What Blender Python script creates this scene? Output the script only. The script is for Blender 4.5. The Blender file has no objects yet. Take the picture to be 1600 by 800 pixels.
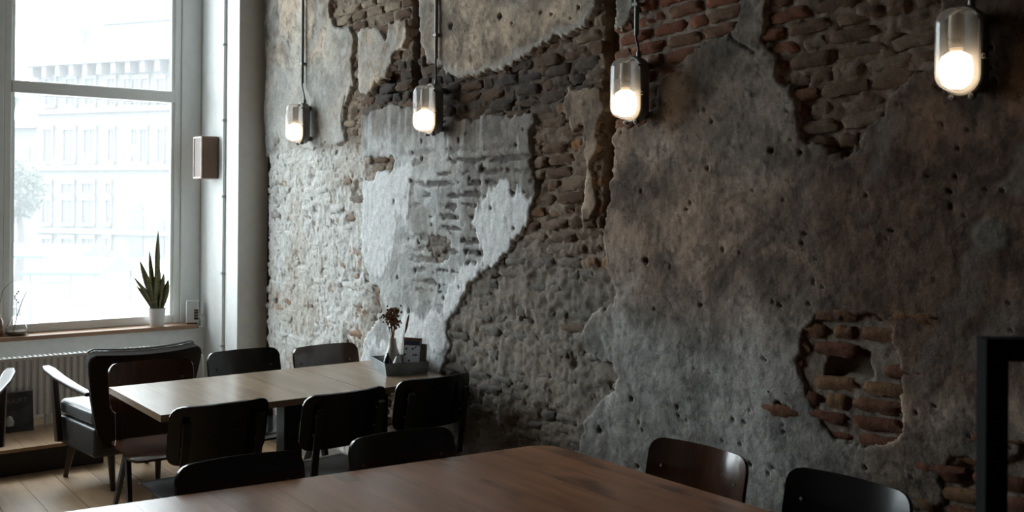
import bpy, bmesh, math, random
import numpy as np
from mathutils import Vector, Matrix

R = math.radians
random.seed(7)
rng = np.random.default_rng(11)

# ------------------------------------------------------------------ camera
CAM_H = 1.608
D = 2.75                       # brick wall plane x = D
FPX, VPY = 1555.0, 314.0       # focal length and horizon row in 1600x800 pixels
YAW = math.atan2(1185, 1555)   # view direction, clockwise from +y
ROLL = R(0.46)
FW = Vector((math.sin(YAW), math.cos(YAW), 0))
RT0 = Vector((math.cos(YAW), -math.sin(YAW), 0))
UP0 = Vector((0, 0, 1))
RT = RT0 * math.cos(ROLL) + UP0 * math.sin(ROLL)
UP = UP0 * math.cos(ROLL) - RT0 * math.sin(ROLL)
CAM = Vector((0, 0, CAM_H))
scene = bpy.context.scene
cam_data = bpy.data.cameras.new('camera')
cam = bpy.data.objects.new('camera', cam_data)
scene.collection.objects.link(cam)
M = Matrix.Identity(4)
for i in range(3):
    M[i][0], M[i][1], M[i][2], M[i][3] = RT[i], UP[i], -FW[i], CAM[i]
cam.matrix_world = M
cam_data.sensor_fit = 'HORIZONTAL'
cam_data.sensor_width = 36
cam_data.lens = 36 * FPX / 1600
cam_data.shift_y = -(400 - VPY) / 1600
cam_data.clip_start = .05
cam_data.clip_end = 500
cam_data.dof.use_dof = True
cam_data.dof.focus_distance = 4.4
cam_data.dof.aperture_fstop = 5.0
scene.camera = cam

# ------------------------------------------------------------------ light
SKY, EXPOSURE = 1.0, 3.65
world = bpy.data.worlds.new('overcast_sky')
scene.world = world
world.use_nodes = True
wb = world.node_tree.nodes['Background']
wb.inputs[0].default_value = (.90, .965, 1.0, 1)
wb.inputs[1].default_value = SKY
vs = scene.view_settings
vs.view_transform = 'Standard'
vs.look = 'None'
vs.exposure = EXPOSURE
vs.gamma = 1
vs.use_curve_mapping = False
scene.cycles.max_bounces = 8
scene.cycles.diffuse_bounces = 5
scene.cycles.glossy_bounces = 4
scene.cycles.transmission_bounces = 8
scene.cycles.transparent_max_bounces = 16
scene.cycles.sample_clamp_indirect = 6
scene.cycles.caustics_reflective = False
scene.cycles.caustics_refractive = False
scene.cycles.use_denoising = True

ROOM_X0, ROOM_Y0, ROOM_H = -3.6, -2.6, 4.1
Y_WIN = 7.28                    # window plane
WIN_X = [2.435 - 1.17 * k for k in range(3)]       # right pane edges, pitch 1.14 m

def portal(cx, cz, w, h):
    l = bpy.data.lights.new('window_portal', 'AREA')
    l.shape = 'RECTANGLE'; l.size = w; l.size_y = h; l.energy = 1
    l.cycles.is_portal = True
    o = bpy.data.objects.new('window_portal', l)
    scene.collection.objects.link(o)
    o.location = (cx, Y_WIN + .12, cz)
    o.rotation_euler = (R(-90), 0, 0)
portal(.73, 2.30, 3.6, 3.25)

# ------------------------------------------------------------------ helpers
def ray(u, v):
    return FW + RT * ((u - 800) / FPX) + UP * ((VPY - v) / FPX)
def onx(u, v, x=D):
    d = ray(u, v); return CAM + d * (x / d.x)
def ony(u, v, y):
    d = ray(u, v); return CAM + d * (y / d.y)
def onz(u, v, z):
    d = ray(u, v); return CAM + d * ((z - CAM_H) / d.z)
def project(x, y, z):            # numpy arrays -> pixels
    dx, dy, dz = x - CAM.x, y - CAM.y, z - CAM.z
    dep = dx * FW.x + dy * FW.y + dz * FW.z
    a = dx * RT.x + dy * RT.y + dz * RT.z
    b = dx * UP.x + dy * UP.y + dz * UP.z
    return 800 + FPX * a / dep, VPY - FPX * b / dep

col = scene.collection
def tag(o, label=None, cat=None, group=None, kind=None):
    if label: o['label'] = label
    if cat: o['category'] = cat
    if group: o['group'] = group
    if kind: o['kind'] = kind
    return o
def empty(name, loc=(0, 0, 0), rz=0, **k):
    o = bpy.data.objects.new(name, None)
    o.empty_display_size = .1
    col.objects.link(o); o.location = loc; o.rotation_euler = (0, 0, rz)
    return tag(o, **k)
def copy_tree(o, parent=None):
    c = o.copy(); col.objects.link(c); c.parent = parent
    for ch in list(o.children): copy_tree(ch, c)
    return c

class MB:
    def __init__(s): s.v = []; s.f = []
    def add(s, vs_, fs):
        n = len(s.v); s.v += [tuple(p) for p in vs_]
        s.f += [tuple(i + n for i in f) for f in fs]; return s
    def box(s, x0, x1, y0, y1, z0, z1):
        return s.add([(x0,y0,z0),(x1,y0,z0),(x1,y1,z0),(x0,y1,z0),(x0,y0,z1),(x1,y0,z1),(x1,y1,z1),(x0,y1,z1)],
                     [(0,3,2,1),(4,5,6,7),(0,1,5,4),(1,2,6,5),(2,3,7,6),(3,0,4,7)])
    def prism(s, poly, z0, z1, f=None):
        """polygon (a,b) extruded; f maps (a,b,c)->xyz"""
        f = f or (lambda a, b, c: (a, b, c))
        n = len(poly)
        return s.add([f(a, b, z0) for a, b in poly] + [f(a, b, z1) for a, b in poly],
                     [tuple(range(n))[::-1], tuple(range(n, 2*n))] + [(i, (i+1) % n, n+(i+1) % n, n+i) for i in range(n)])
    def tube(s, pts, r, n=10, cap=True):
        pts = [Vector(p) for p in pts]
        rs = r if isinstance(r, (list, tuple)) else [r] * len(pts)
        rings = []; prev = None
        for i, p in enumerate(pts):
            t = (pts[min(i+1, len(pts)-1)] - pts[max(i-1, 0)]).normalized()
            if prev is None:
                a = t.orthogonal().normalized()
            else:
                a = (prev - t * prev.dot(t)); a = a.normalized() if a.length > 1e-6 else t.orthogonal().normalized()
            prev = a; b = t.cross(a)
            rings.append([p + (a * math.cos(2*math.pi*k/n) + b * math.sin(2*math.pi*k/n)) * rs[i] for k in range(n)])
        vs_ = [q for rg in rings for q in rg]
        fs = [(i*n+k, i*n+(k+1) % n, (i+1)*n+(k+1) % n, (i+1)*n+k) for i in range(len(pts)-1) for k in range(n)]
        if cap:
            fs += [tuple(range(n))[::-1], tuple((len(pts)-1)*n + k for k in range(n))]
        return s.add(vs_, fs)
    def lathe(s, prof, n=24, c=(0, 0, 0), sx=1, sy=1):
        vs_ = [(c[0] + r*sx*math.cos(2*math.pi*k/n), c[1] + r*sy*math.sin(2*math.pi*k/n), c[2]+z) for r, z in prof for k in range(n)]
        m = len(prof)
        fs = [(i*n+k, i*n+(k+1) % n, (i+1)*n+(k+1) % n, (i+1)*n+k) for i in range(m-1) for k in range(n)]
        if prof[0][0] > 1e-5: fs.append(tuple(range(n))[::-1])
        if prof[-1][0] > 1e-5: fs.append(tuple((m-1)*n+k for k in range(n)))
        return s.add(vs_, fs)
    def sheet(s, fn, nu, nv, th=None):
        """fn(a,b)->(point, normal); a closed slab when th given"""
        n = len(s.v); P = []; Q = []
        for j in range(nv+1):
            for i in range(nu+1):
                p, nn = fn(i/nu, j/nv); P.append(Vector(p)); Q.append(Vector(p) - Vector(nn) * (th or 0))
        ix = lambda i, j: j*(nu+1)+i
        fs = [(ix(i,j), ix(i+1,j), ix(i+1,j+1), ix(i,j+1)) for j in range(nv) for i in range(nu)]
        if th:
            k = len(P)
            fs += [tuple(k+q for q in f[::-1]) for f in fs]
            rim = [ix(i,0) for i in range(nu)] + [ix(nu,j) for j in range(nv)] + [ix(i,nv) for i in range(nu,0,-1)] + [ix(0,j) for j in range(nv,0,-1)]
            fs += [(rim[q], k+rim[q], k+rim[(q+1) % len(rim)], rim[(q+1) % len(rim)]) for q in range(len(rim))]
            P = P + Q
        return s.add(P, fs)
    def xf(s, m):
        s.v = [tuple(m @ Vector(p)) for p in s.v]; return s
    def mesh(s, name, mat=None, smooth=False, angle=40):
        me = bpy.data.meshes.new(name)
        me.from_pydata(s.v, [], s.f)
        bm = bmesh.new(); bm.from_mesh(me)
        bmesh.ops.recalc_face_normals(bm, faces=bm.faces)
        bm.to_mesh(me); bm.free()
        if mat: me.materials.append(mat)
        if smooth:
            me.polygons.foreach_set('use_smooth', [True] * len(me.polygons))
            me.set_sharp_from_angle(angle=R(angle))
        return me
    def build(s, name, mat, parent=None, smooth=False, bevel=0, seg=2, angle=40, **k):
        o = bpy.data.objects.new(name, s.mesh(name, mat, smooth, angle))
        col.objects.link(o); o.parent = parent
        if bevel:
            b = o.modifiers.new('bevel', 'BEVEL'); b.width = bevel; b.segments = seg; b.limit_method = 'ANGLE'; b.angle_limit = R(35)
        return tag(o, **k)

def rrect(w, h, r, n=6, cx=0, cy=0):
    pts = []
    for sx, sy, a0 in ((1, 1, 0), (-1, 1, 90), (-1, -1, 180), (1, -1, 270)):
        for k in range(n+1):
            a = R(a0 + 90*k/n)
            pts.append((cx + sx*(w/2-r) + r*math.cos(a), cy + sy*(h/2-r) + r*math.sin(a)))
    return pts

# ------------------------------------------------------------------ materials
MATS = {}
def nt(name):
    m = bpy.data.materials.new(name); m.use_nodes = True
    t = m.node_tree; return m, t, t.nodes['Principled BSDF'], t.nodes, t.links
def texco(t, kind='Object'):
    return t.nodes.new('ShaderNodeTexCoord').outputs[kind]
def noise(t, vec, scale, detail=5, rough=.6, stretch=None):
    if stretch:
        mp = t.nodes.new('ShaderNodeMapping'); mp.inputs['Scale'].default_value = stretch
        t.links.new(vec, mp.inputs['Vector']); vec = mp.outputs['Vector']
    n = t.nodes.new('ShaderNodeTexNoise')
    n.inputs['Scale'].default_value = scale; n.inputs['Detail'].default_value = detail; n.inputs['Roughness'].default_value = rough
    t.links.new(vec, n.inputs['Vector']); return n.outputs['Fac']
def ramp(t, fac, stops):
    r = t.nodes.new('ShaderNodeValToRGB')
    e = r.color_ramp.elements
    while len(e) < len(stops): e.new(.5)
    for q, (p, c) in zip(e, stops):
        q.position = p; q.color = (*c, 1) if len(c) == 3 else c
    t.links.new(fac, r.inputs['Fac']); return r.outputs['Color']
def mixc(t, fac, a, b, mode='MIX'):
    m = t.nodes.new('ShaderNodeMix'); m.data_type = 'RGBA'; m.blend_type = mode
    for s_, x in ((0, fac), (6, a), (7, b)):
        if isinstance(x, (int, float)): m.inputs[s_].default_value = x
        elif isinstance(x, tuple): m.inputs[s_].default_value = (*x, 1)
        else: t.links.new(x, m.inputs[s_])
    return m.outputs[2]
def bump(t, h, bsdf, strength=.3, dist=.01):
    b = t.nodes.new('ShaderNodeBump'); b.inputs['Strength'].default_value = strength; b.inputs['Distance'].default_value = dist
    t.links.new(h, b.inputs['Height']); t.links.new(b.outputs['Normal'], bsdf.inputs['Normal'])
def plain(name, c, rough=.5, metal=0, var=.12, scale=18, spec=.5, bmp=0, coat=0, emit=None):
    if name in MATS: return MATS[name]
    m, t, b, N, L = nt(name)
    f = noise(t, texco(t), scale)
    lo = tuple(max(0, x*(1-var)) for x in c); hi = tuple(min(1, x*(1+var)) for x in c)
    L.new(ramp(t, f, [(.3, lo), (.7, hi)]), b.inputs['Base Color'])
    b.inputs['Roughness'].default_value = rough; b.inputs['Metallic'].default_value = metal
    b.inputs['Specular IOR Level'].default_value = spec
    b.inputs['Coat Weight'].default_value = coat
    if bmp: bump(t, noise(t, texco(t), scale*6), b, bmp, .004)
    if emit:
        b.inputs['Emission Color'].default_value = (*emit[0], 1); b.inputs['Emission Strength'].default_value = emit[1]
    MATS[name] = m; return m
def wood(name, dark, light, rough=.45, axis=1, scale=6, rnd=.25, spec=.5, coat=0, knots=False):
    m, t, b, N, L = nt(name)
    oi = N.new('ShaderNodeObjectInfo')
    ad = N.new('ShaderNodeVectorMath'); ad.operation = 'MULTIPLY_ADD'
    cv = N.new('ShaderNodeCombineXYZ')
    for k in range(3): L.new(oi.outputs['Random'], cv.inputs[k])
    L.new(cv.outputs[0], ad.inputs[0]); ad.inputs[1].default_value = (37, 19, 53); L.new(texco(t), ad.inputs[2])
    st = [1, 1, 1]; st[axis] = .09
    g = noise(t, ad.outputs[0], scale*4, 6, .65, tuple(st))
    g2 = noise(t, ad.outputs[0], scale*.5, 3, .5, (1, 1, 1))
    c = ramp(t, g, [(.28, dark), (.72, light)])
    c = mixc(t, ramp(t, g2, [(.35, (0, 0, 0)), (.75, (.6, .6, .6))]), c, dark)
    if knots:
        k1 = noise(t, ad.outputs[0], 2.6, 2, .5, (1.6, .8, 1))
        c = mixc(t, ramp(t, k1, [(.60, (0, 0, 0)), (.70, (.8, .8, .8))]), c, tuple(x*.25 for x in dark))
    hv = N.new('ShaderNodeMapRange'); hv.inputs['To Min'].default_value = 1-rnd; hv.inputs['To Max'].default_value = 1+rnd
    L.new(oi.outputs['Random'], hv.inputs['Value'])
    hs = N.new('ShaderNodeHueSaturation'); L.new(hv.outputs[0], hs.inputs['Value']); L.new(c, hs.inputs['Color'])
    L.new(hs.outputs[0], b.inputs['Base Color'])
    b.inputs['Roughness'].default_value = rough; b.inputs['Specular IOR Level'].default_value = spec
    b.inputs['Coat Weight'].default_value = coat; b.inputs['Coat Roughness'].default_value = .15
    bump(t, g, b, .12, .002)
    MATS[name] = m; return m
def surf(name, attr='Col', obj_color=False, rough=.92, b1=(90, .35, .004), b2=None, var=.35, speck=.0):
    """masonry: colour from the vertex colour (or the object colour), broken up by noise, with fine relief"""
    m, t, b, N, L = nt(name)
    if obj_color:
        src = N.new('ShaderNodeObjectInfo').outputs['Color']
        geo = N.new('ShaderNodeNewGeometry'); vec = geo.outputs['Position']
    else:
        a = N.new('ShaderNodeAttribute'); a.attribute_name = attr; src = a.outputs['Color']
        geo = N.new('ShaderNodeNewGeometry'); vec = geo.outputs['Position']
    n1 = noise(t, vec, 38, 6, .7)
    n2 = noise(t, vec, 150, 4, .7)
    c = mixc(t, 1.0, src, ramp(t, n1, [(.25, (1-var,)*3), (.75, (1+var*.6,)*3)]), 'MULTIPLY')
    c = mixc(t, 1.0, c, ramp(t, n2, [(.3, (1-var*.7,)*3), (.7, (1.15,)*3)]), 'MULTIPLY')
    if speck:
        n3 = noise(t, vec, 60, 3, .8)
        c = mixc(t, ramp(t, n3, [(.68, (0,)*3), (.74, (speck,)*3)]), c, (.05, .04, .035))
    L.new(c, b.inputs['Base Color']); b.inputs['Roughness'].default_value = rough
    b.inputs['Specular IOR Level'].default_value = .25
    h = N.new('ShaderNodeMath'); h.operation = 'ADD'
    L.new(noise(t, vec, b1[0], 6, .7), h.inputs[0]); L.new(noise(t, vec, b1[0]*.3, 4, .6), h.inputs[1])
    bump(t, h.outputs[0], b, b1[1], b1[2])
    MATS[name] = m; return m

white_paint = plain('white_paint', (.86, .87, .85), .45, var=.04)
casing_paint = plain('casing_paint', (.87, .89, .88), .35, var=.03)
dark_wall = plain('dark_painted_plaster', (.13, .11, .095), .8, var=.1)
ceiling_mat = plain('ceiling_plaster', (.16, .155, .15), .9, var=.05)
black_metal = plain('black_metal', (.009, .009, .010), .45, var=.2)
black_ply = plain('black_stained_plywood', (.009, .008, .009), .20, var=.25, scale=8)
brown_ply = wood('brown_plywood', (.030, .013, .008), (.085, .036, .020), .11, 2, 5, .12, coat=.4)
oak_near = wood('oak_table', (.20, .078, .036), (.42, .18, .085), .24, 1, 5, .12, knots=True)
oak_far = wood('oak_table_pale', (.27, .19, .125), (.44, .325, .225), .22, 1, 5, .08)
floor_wood = wood('floor_boards', (.34, .21, .115), (.52, .355, .215), .38, 1, 4, .12)
sill_wood = wood('sill_wood', (.25, .13, .07), (.42, .25, .15), .4, 0, 5, .1)
steel = plain('zinc_pipe', (.15, .16, .155), .45, .2, var=.15)
galv = plain('galvanised_tin', (.20, .22, .23), .48, .75, var=.3, scale=14)
dark_fabric = plain('dark_upholstery', (.020, .014, .011), .85, var=.3, scale=60, bmp=.3, spec=.15)
side_vinyl = plain('grey_vinyl', (.05, .052, .056), .4, var=.2)
dark_lacquer = plain('dark_lacquer_wood', (.03, .017, .012), .38, var=.3, coat=.12)
seat_vinyl = plain('seat_vinyl', (.16, .17, .18), .3, var=.1)
radiator_white = plain('radiator_enamel', (.62, .60, .57), .4, var=.03)

def thin_glass(name, tint=(.95, .97, .97), film=0.0, gloss=.06):
    m, t, b, N, L = nt(name)
    N.remove(b); out = N['Material Output']
    tr = N.new('ShaderNodeBsdfTransparent'); tr.inputs[0].default_value = (*tint, 1)
    gl = N.new('ShaderNodeBsdfGlossy'); gl.inputs['Roughness'].default_value = .03
    lw = N.new('ShaderNodeLayerWeight'); lw.inputs[0].default_value = .15
    mr = N.new('ShaderNodeMapRange'); mr.inputs['To Min'].default_value = gloss*.5; mr.inputs['To Max'].default_value = .85
    L.new(lw.outputs['Fresnel'], mr.inputs['Value'])
    mx = N.new('ShaderNodeMixShader'); L.new(mr.outputs[0], mx.inputs[0]); L.new(tr.outputs[0], mx.inputs[1]); L.new(gl.outputs[0], mx.inputs[2])
    last = mx
    if film:
        tl = N.new('ShaderNodeBsdfTranslucent'); tl.inputs[0].default_value = (.95, .97, 1, 1)
        m2 = N.new('ShaderNodeMixShader'); m2.inputs[0].default_value = film
        L.new(mx.outputs[0], m2.inputs[1]); L.new(tl.outputs[0], m2.inputs[2]); last = m2
    L.new(last.outputs[0], out.inputs[0])
    MATS[name] = m; return m
pane_glass = thin_glass('hazy_window_glass', (.93, .95, .95), .05)
clear_glass = thin_glass('clear_glass', (.97, .97, .97))
lamp_glass = thin_glass('lamp_glass', (.93, .90, .87), .09, .12)

# ================================================================== STRUCTURE
fl = MB().box(ROOM_X0, D + .3, ROOM_Y0, 7.5, -.3, -.03).build('floor', plain('subfloor', (.08, .06, .045), .8), kind='structure')
# main floor boards run towards the street
xb = ROOM_X0; k = 0
while xb < D:
    w = .185
    y = ROOM_Y0 + random.uniform(-1.5, 0)
    while y < 7.12:
        y1 = y + 2.6
        a, b_ = max(y, ROOM_Y0), min(y1, 7.12)
        if b_ - a > .05 and b_ > .5 and xb > -1.4:
            MB().box(xb+.0015, xb+w-.0015, a+.001, b_-.001, -.03, random.uniform(-.0012, 0)).build('floor_plank', floor_wood, fl)
        elif b_ - a > .05 and k % 1 == 0:
            MB().box(xb+.0015, xb+w-.0015, a+.001, b_-.001, -.03, 0).build('floor_plank', floor_wood, fl)
        y = y1
    xb += w; k += 1
# raised platform below the window
PLAT_Z, PLAT_Y, PLAT_X1 = .155, 6.29, 1.70
plat = MB().box(ROOM_X0, PLAT_X1, PLAT_Y+.012, 7.12, 0, PLAT_Z-.02).build('trim_1', plain('platform_riser', (.02, .016, .014), .6), kind='structure',
     label='low dark-edged wooden platform below the window')
xb = -1.6
while xb < PLAT_X1 - .01:
    x1 = min(xb+.13, PLAT_X1)
    MB().box(xb+.001, x1-.001, PLAT_Y, 7.12, PLAT_Z-.02, PLAT_Z).build('platform_plank', floor_wood, plat); xb = x1
MB().box(ROOM_X0, -1.6, PLAT_Y, 7.12, PLAT_Z-.02, PLAT_Z).build('platform_plank', floor_wood, plat)

MB().box(ROOM_X0-.3, D+.3, ROOM_Y0-.3, 7.5, ROOM_H, ROOM_H+.3).build('ceiling', ceiling_mat, kind='structure')
MB().box(ROOM_X0-.3, ROOM_X0, ROOM_Y0-.3, 7.5, -.3, ROOM_H).build('wall_left', dark_wall, kind='structure')
MB().box(ROOM_X0, D+.3, ROOM_Y0-.3, ROOM_Y0, -.3, ROOM_H).build('wall_back', dark_wall, kind='structure')
# street wall: below and above the windows, far left end
YF = 7.12                       # inner face of the wall below the sill
SILL_Z = .700
WTOP = 3.9
PW = 1.08
XC = 2.625                      # right edge of the window casing
wx0 = WIN_X[-1] - PW - .045
far = MB().box(ROOM_X0, XC, YF, 7.5, -.3, SILL_Z-.03).build('wall_far', white_paint, kind='structure')
MB().box(ROOM_X0, XC, YF, 7.5, WTOP, ROOM_H).build('lintel', white_paint, far)
MB().box(ROOM_X0, wx0, YF, 7.5, SILL_Z-.03, WTOP).build('wall_end', white_paint, far)
# reveal and pier at the corner
pier = MB().prism([(XC, Y_WIN-.03), (2.60, 6.46), (2.75+.25, 6.46), (2.75+.25, 7.5), (XC, 7.5)], -.3, ROOM_H).build('wall_corner', white_paint, kind='structure', bevel=.004)
# window
def window(ix):
    xr = WIN_X[ix]; xl = xr - PW
    y = Y_WIN
    zt = ony(270, 151.5, y).z
    w = MB().box(xl-.045, xl, y-.03, y+.06, SILL_Z, WTOP).build('window_%d' % (ix+1), casing_paint, kind='structure', bevel=.004,
        label='tall street window with a white frame and transom' if ix == 0 else None)
    MB().box(xr, xr+.045, y-.03, y+.06, SILL_Z, WTOP).build('window_post', casing_paint, w, bevel=.004)
    MB().box(xl, xr, y-.035, y+.05, zt-.045, zt+.037).build('transom', casing_paint, w, bevel=.006)
    MB().box(xl, xr, y-.025, y+.05, SILL_Z, SILL_Z+.06).build('bottom_rail', casing_paint, w, bevel=.005)
    MB().box(xl, xr, y-.025, y+.05, WTOP-.08, WTOP).build('top_rail', casing_paint, w, bevel=.005)
    for a, b_ in ((zt+.037, WTOP-.08), (SILL_Z+.06, zt-.045)):
        MB().box(xl, xr, y+.018, y+.022, a, b_).build('pane', pane_glass, w)
        MB().box(xr-.022, xr, y-.015, y+.0175, a, b_).build('glazing_bead', casing_paint, w)
        MB().box(xl, xl+.022, y-.015, y+.0175, a, b_).build('glazing_bead', casing_paint, w)
    return w
w1 = window(0)
MB().box(WIN_X[0]+.045, XC, Y_WIN-.045, Y_WIN+.08, SILL_Z-.03, WTOP).build('casing', casing_paint, w1, bevel=.006)
for i in range(1, len(WIN_X)): window(i)
MB().box(ROOM_X0, 2.562, YF-.04, Y_WIN+.06, SILL_Z-.028, SILL_Z).build('trim_2', sill_wood, kind='structure', bevel=.004, label='wooden window sill running under the street window')

# conduit on the reveal
pc = empty('conduit_pipe', (2.600, 6.717, 0), label='thin white conduit pipe clipped up the window reveal', cat='pipe')
MB().tube([(0, 0, .28), (0, 0, ROOM_H)], .011, 12).build('pipe', casing_paint, pc, True)
for v in (70, 188, 307, 427, 540):
    z = ony(352, v, 6.717).z
    MB().box(-.017, .02, -.014, .014, z-.008, z+.008).build('clip', plain('grey_clip', (.45, .46, .46), .5), pc, bevel=.002)

# ================================================================== THE BRICK WALL (plane x = D, facing -x)
_tab = rng.random((256, 256))
def vnoise(x, y, s=0):
    x = x + s * 17.31; y = y + s * 7.77
    xi = np.floor(x).astype(np.int64); yi = np.floor(y).astype(np.int64)
    fx = x - xi; fy = y - yi
    fx = fx*fx*(3-2*fx); fy = fy*fy*(3-2*fy)
    g = lambda i, j: _tab[i % 256, j % 256]
    return (g(xi, yi)*(1-fx) + g(xi+1, yi)*fx)*(1-fy) + (g(xi, yi+1)*(1-fx) + g(xi+1, yi+1)*fx)*fy
def fbm(x, y, s=0, o=5, g=.55):
    t = 0; a = 1; n = 0
    for k in range(o):
        t = t + a*vnoise(x*2**k, y*2**k, s + k*3); n += a; a *= g
    return t/n
def sstep(a, b, x):
    t = np.clip((x-a)/(b-a), 0, 1); return t*t*(3-2*t)
def wallpoly(px):
    return np.array([(p.y, p.z) for p in (onx(u, v) for u, v in px)])
def sdf(P, Y, Z):
    """signed distance in metres, positive inside"""
    d2 = np.full(Y.shape, 1e9); ins = np.zeros(Y.shape, bool)
    n = len(P)
    for i in range(n):
        (ay, az), (by, bz) = P[i], P[(i+1) % n]
        ey, ez = by-ay, bz-az
        t = np.clip(((Y-ay)*ey + (Z-az)*ez)/(ey*ey+ez*ez+1e-12), 0, 1)
        d2 = np.minimum(d2, (Y-ay-t*ey)**2 + (Z-az-t*ez)**2)
        c = ((az > Z) != (bz > Z)) & (Y < (by-ay)*(Z-az)/(bz-az+1e-12) + ay)
        ins ^= c
    d = np.sqrt(d2)
    return np.where(ins, d, -d)
def lerp(a, b, t):
    a = np.asarray(a, float); b = np.asarray(b, float)
    return a + (b-a)*t[..., None]

# --- plaster sheets, traced on the wall
SHEETS = {
 'a': [(413,-60),(516,-60),(516,12),(520,36),(530,44),(545,43),(553,62),(552,100),(554,128),(546,142),(537,168),(534,196),(540,222),(520,232),(505,226),(482,238),(462,232),(440,240),(428,228),(413,244)],
 'b': [(562,178),(585,172),(602,164),(632,166),(648,176),(690,186),(735,184),(780,180),(832,176),(836,190),(829,212),(828,250),(834,292),(830,342),(818,362),(800,380),(790,400),(772,417),(752,432),(740,444),(722,466),(712,486),(700,500),(696,522),(706,545),(694,560),(682,592),(560,600),(563,560),(572,520),(590,500),(575,468),(576,440),(566,400),(563,340),(566,270),(560,240)],
 'c': [(654,-60),(930,-60),(938,0),(926,30),(916,46),(892,54),(872,58),(852,74),(832,86),(806,98),(780,110),(752,118),(722,120),(700,113),(688,104),(668,98),(656,62)],
 'd': [(558,52),(574,40),(592,46),(600,62),(607,34),(620,28),(634,24),(637,60),(630,80),(616,78),(606,104),(600,122),(584,130),(572,150),(560,148),(556,110)],
 'e': [(878,172),(886,136),(940,134),(945,170),(938,190),(934,236),(924,262),(930,322),(918,342),(906,354),(911,312),(913,250),(906,200),(892,214)],
 'f': [(959,-60),(992,-60),(991,20),(986,34),(972,46),(960,40)],
 'g': [(956,205),(975,196),(1008,188),(1024,160),(1030,120),(1052,106),(1080,72),(1108,54),(1132,45),(1150,30),(1160,-60),(1205,-60),(1200,5),(1193,25),(1190,55),(1195,70),(1213,85),(1218,100),(1218,126),(1237,135),(1243,170),(1252,200),(1262,219),(1280,226),(1300,240),(1332,246),(1346,226),(1350,195),(1376,172),(1396,142),(1422,112),(1450,96),(1466,60),(1462,20),(1452,-60),(1800,-60),(1900,300),(1900,1000),(1655,1000),(1640,690),(1600,700),(1580,716),(1545,735),(1515,718),(1490,715),(1475,740),(1458,800),(1425,1000),(890,1000),(903,690),(914,648),(936,626),(962,614),(966,590),(955,571),(935,561),(918,543),(905,530),(909,510),(930,490),(954,470),(957,450),(950,430),(944,400),(940,372),(947,340),(951,300),(955,260)],
}
HOLES = [[(1254,522),(1268,506),(1300,499),(1340,497),(1370,502),(1388,520),(1392,545),(1405,575),(1412,600),(1411,640),(1399,668),(1386,681),(1360,690),(1325,685),(1300,680),(1285,660),(1268,640),(1256,610),(1253,570)],
         [(1205,630),(1222,626),(1232,632),(1230,648),(1222,650)]]
SH = {k: wallpoly(p) for k, p in SHEETS.items()}
HL = [wallpoly(p) for p in HOLES]
hole_b = wallpoly([(663,385),(672,372),(690,370),(702,378),(698,400),(688,408),(678,402),(668,398)])
hole_b2 = wallpoly([(563,256),(575,244),(612,246),(610,266),(590,268),(580,282),(572,278)])
hole_b3 = wallpoly([(573,450),(588,448),(589,470),(594,488),(578,490),(574,470)])
HB = [hole_b, hole_b2, hole_b3]
Y0W, Y1W, Z0W, Z1W = .55, 6.40, .12, 3.22
yw = lambda u: onx(u, 300).y
G1 = (yw(649), yw(638)); G2 = (yw(956), yw(939)); G3 = (yw(440), yw(433))
zg1, zg2, zg3 = onx(643, 162).z, onx(947, 352).z, onx(436, 95).z
def in_groove(Y, Z):
    w = .012*(fbm(Y*0+3, Z*14, 5, 3)-.5)*2
    a = sstep(-.008, .008, np.minimum(Y-G1[0], G1[1]-Y)+w)*sstep(-.02, .02, Z-zg1)
    b = sstep(-.012, .012, np.minimum(Y-G2[0], G2[1]-Y)+w*1.6)*sstep(-.02, .02, Z-zg2)
    c = sstep(-.008, .008, np.minimum(Y-G3[0], G3[1]-Y)+w)*sstep(-.02, .02, Z-zg3)
    return a, b, c
def plaster_d(Y, Z, names=None):
    """signed distance to the union of the sheets with a ragged edge"""
    rag = .06*(fbm(Y*7, Z*7, 2, 4)-.5) + .034*(fbm(Y*26, Z*26, 9, 3)-.5) + .012*(fbm(Y*80, Z*80, 4, 2)-.5)
    best = np.full(Y.shape, -9.)
    for k in (names or SH):
        d = sdf(SH[k], Y, Z)
        if k == 'g':
            for h in HL: d = np.minimum(d, -sdf(h, Y, Z))
        if k == 'b':
            for h in HB: d = np.minimum(d, -sdf(h, Y, Z))
        best = np.maximum(best, d)
    return best + rag

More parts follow.
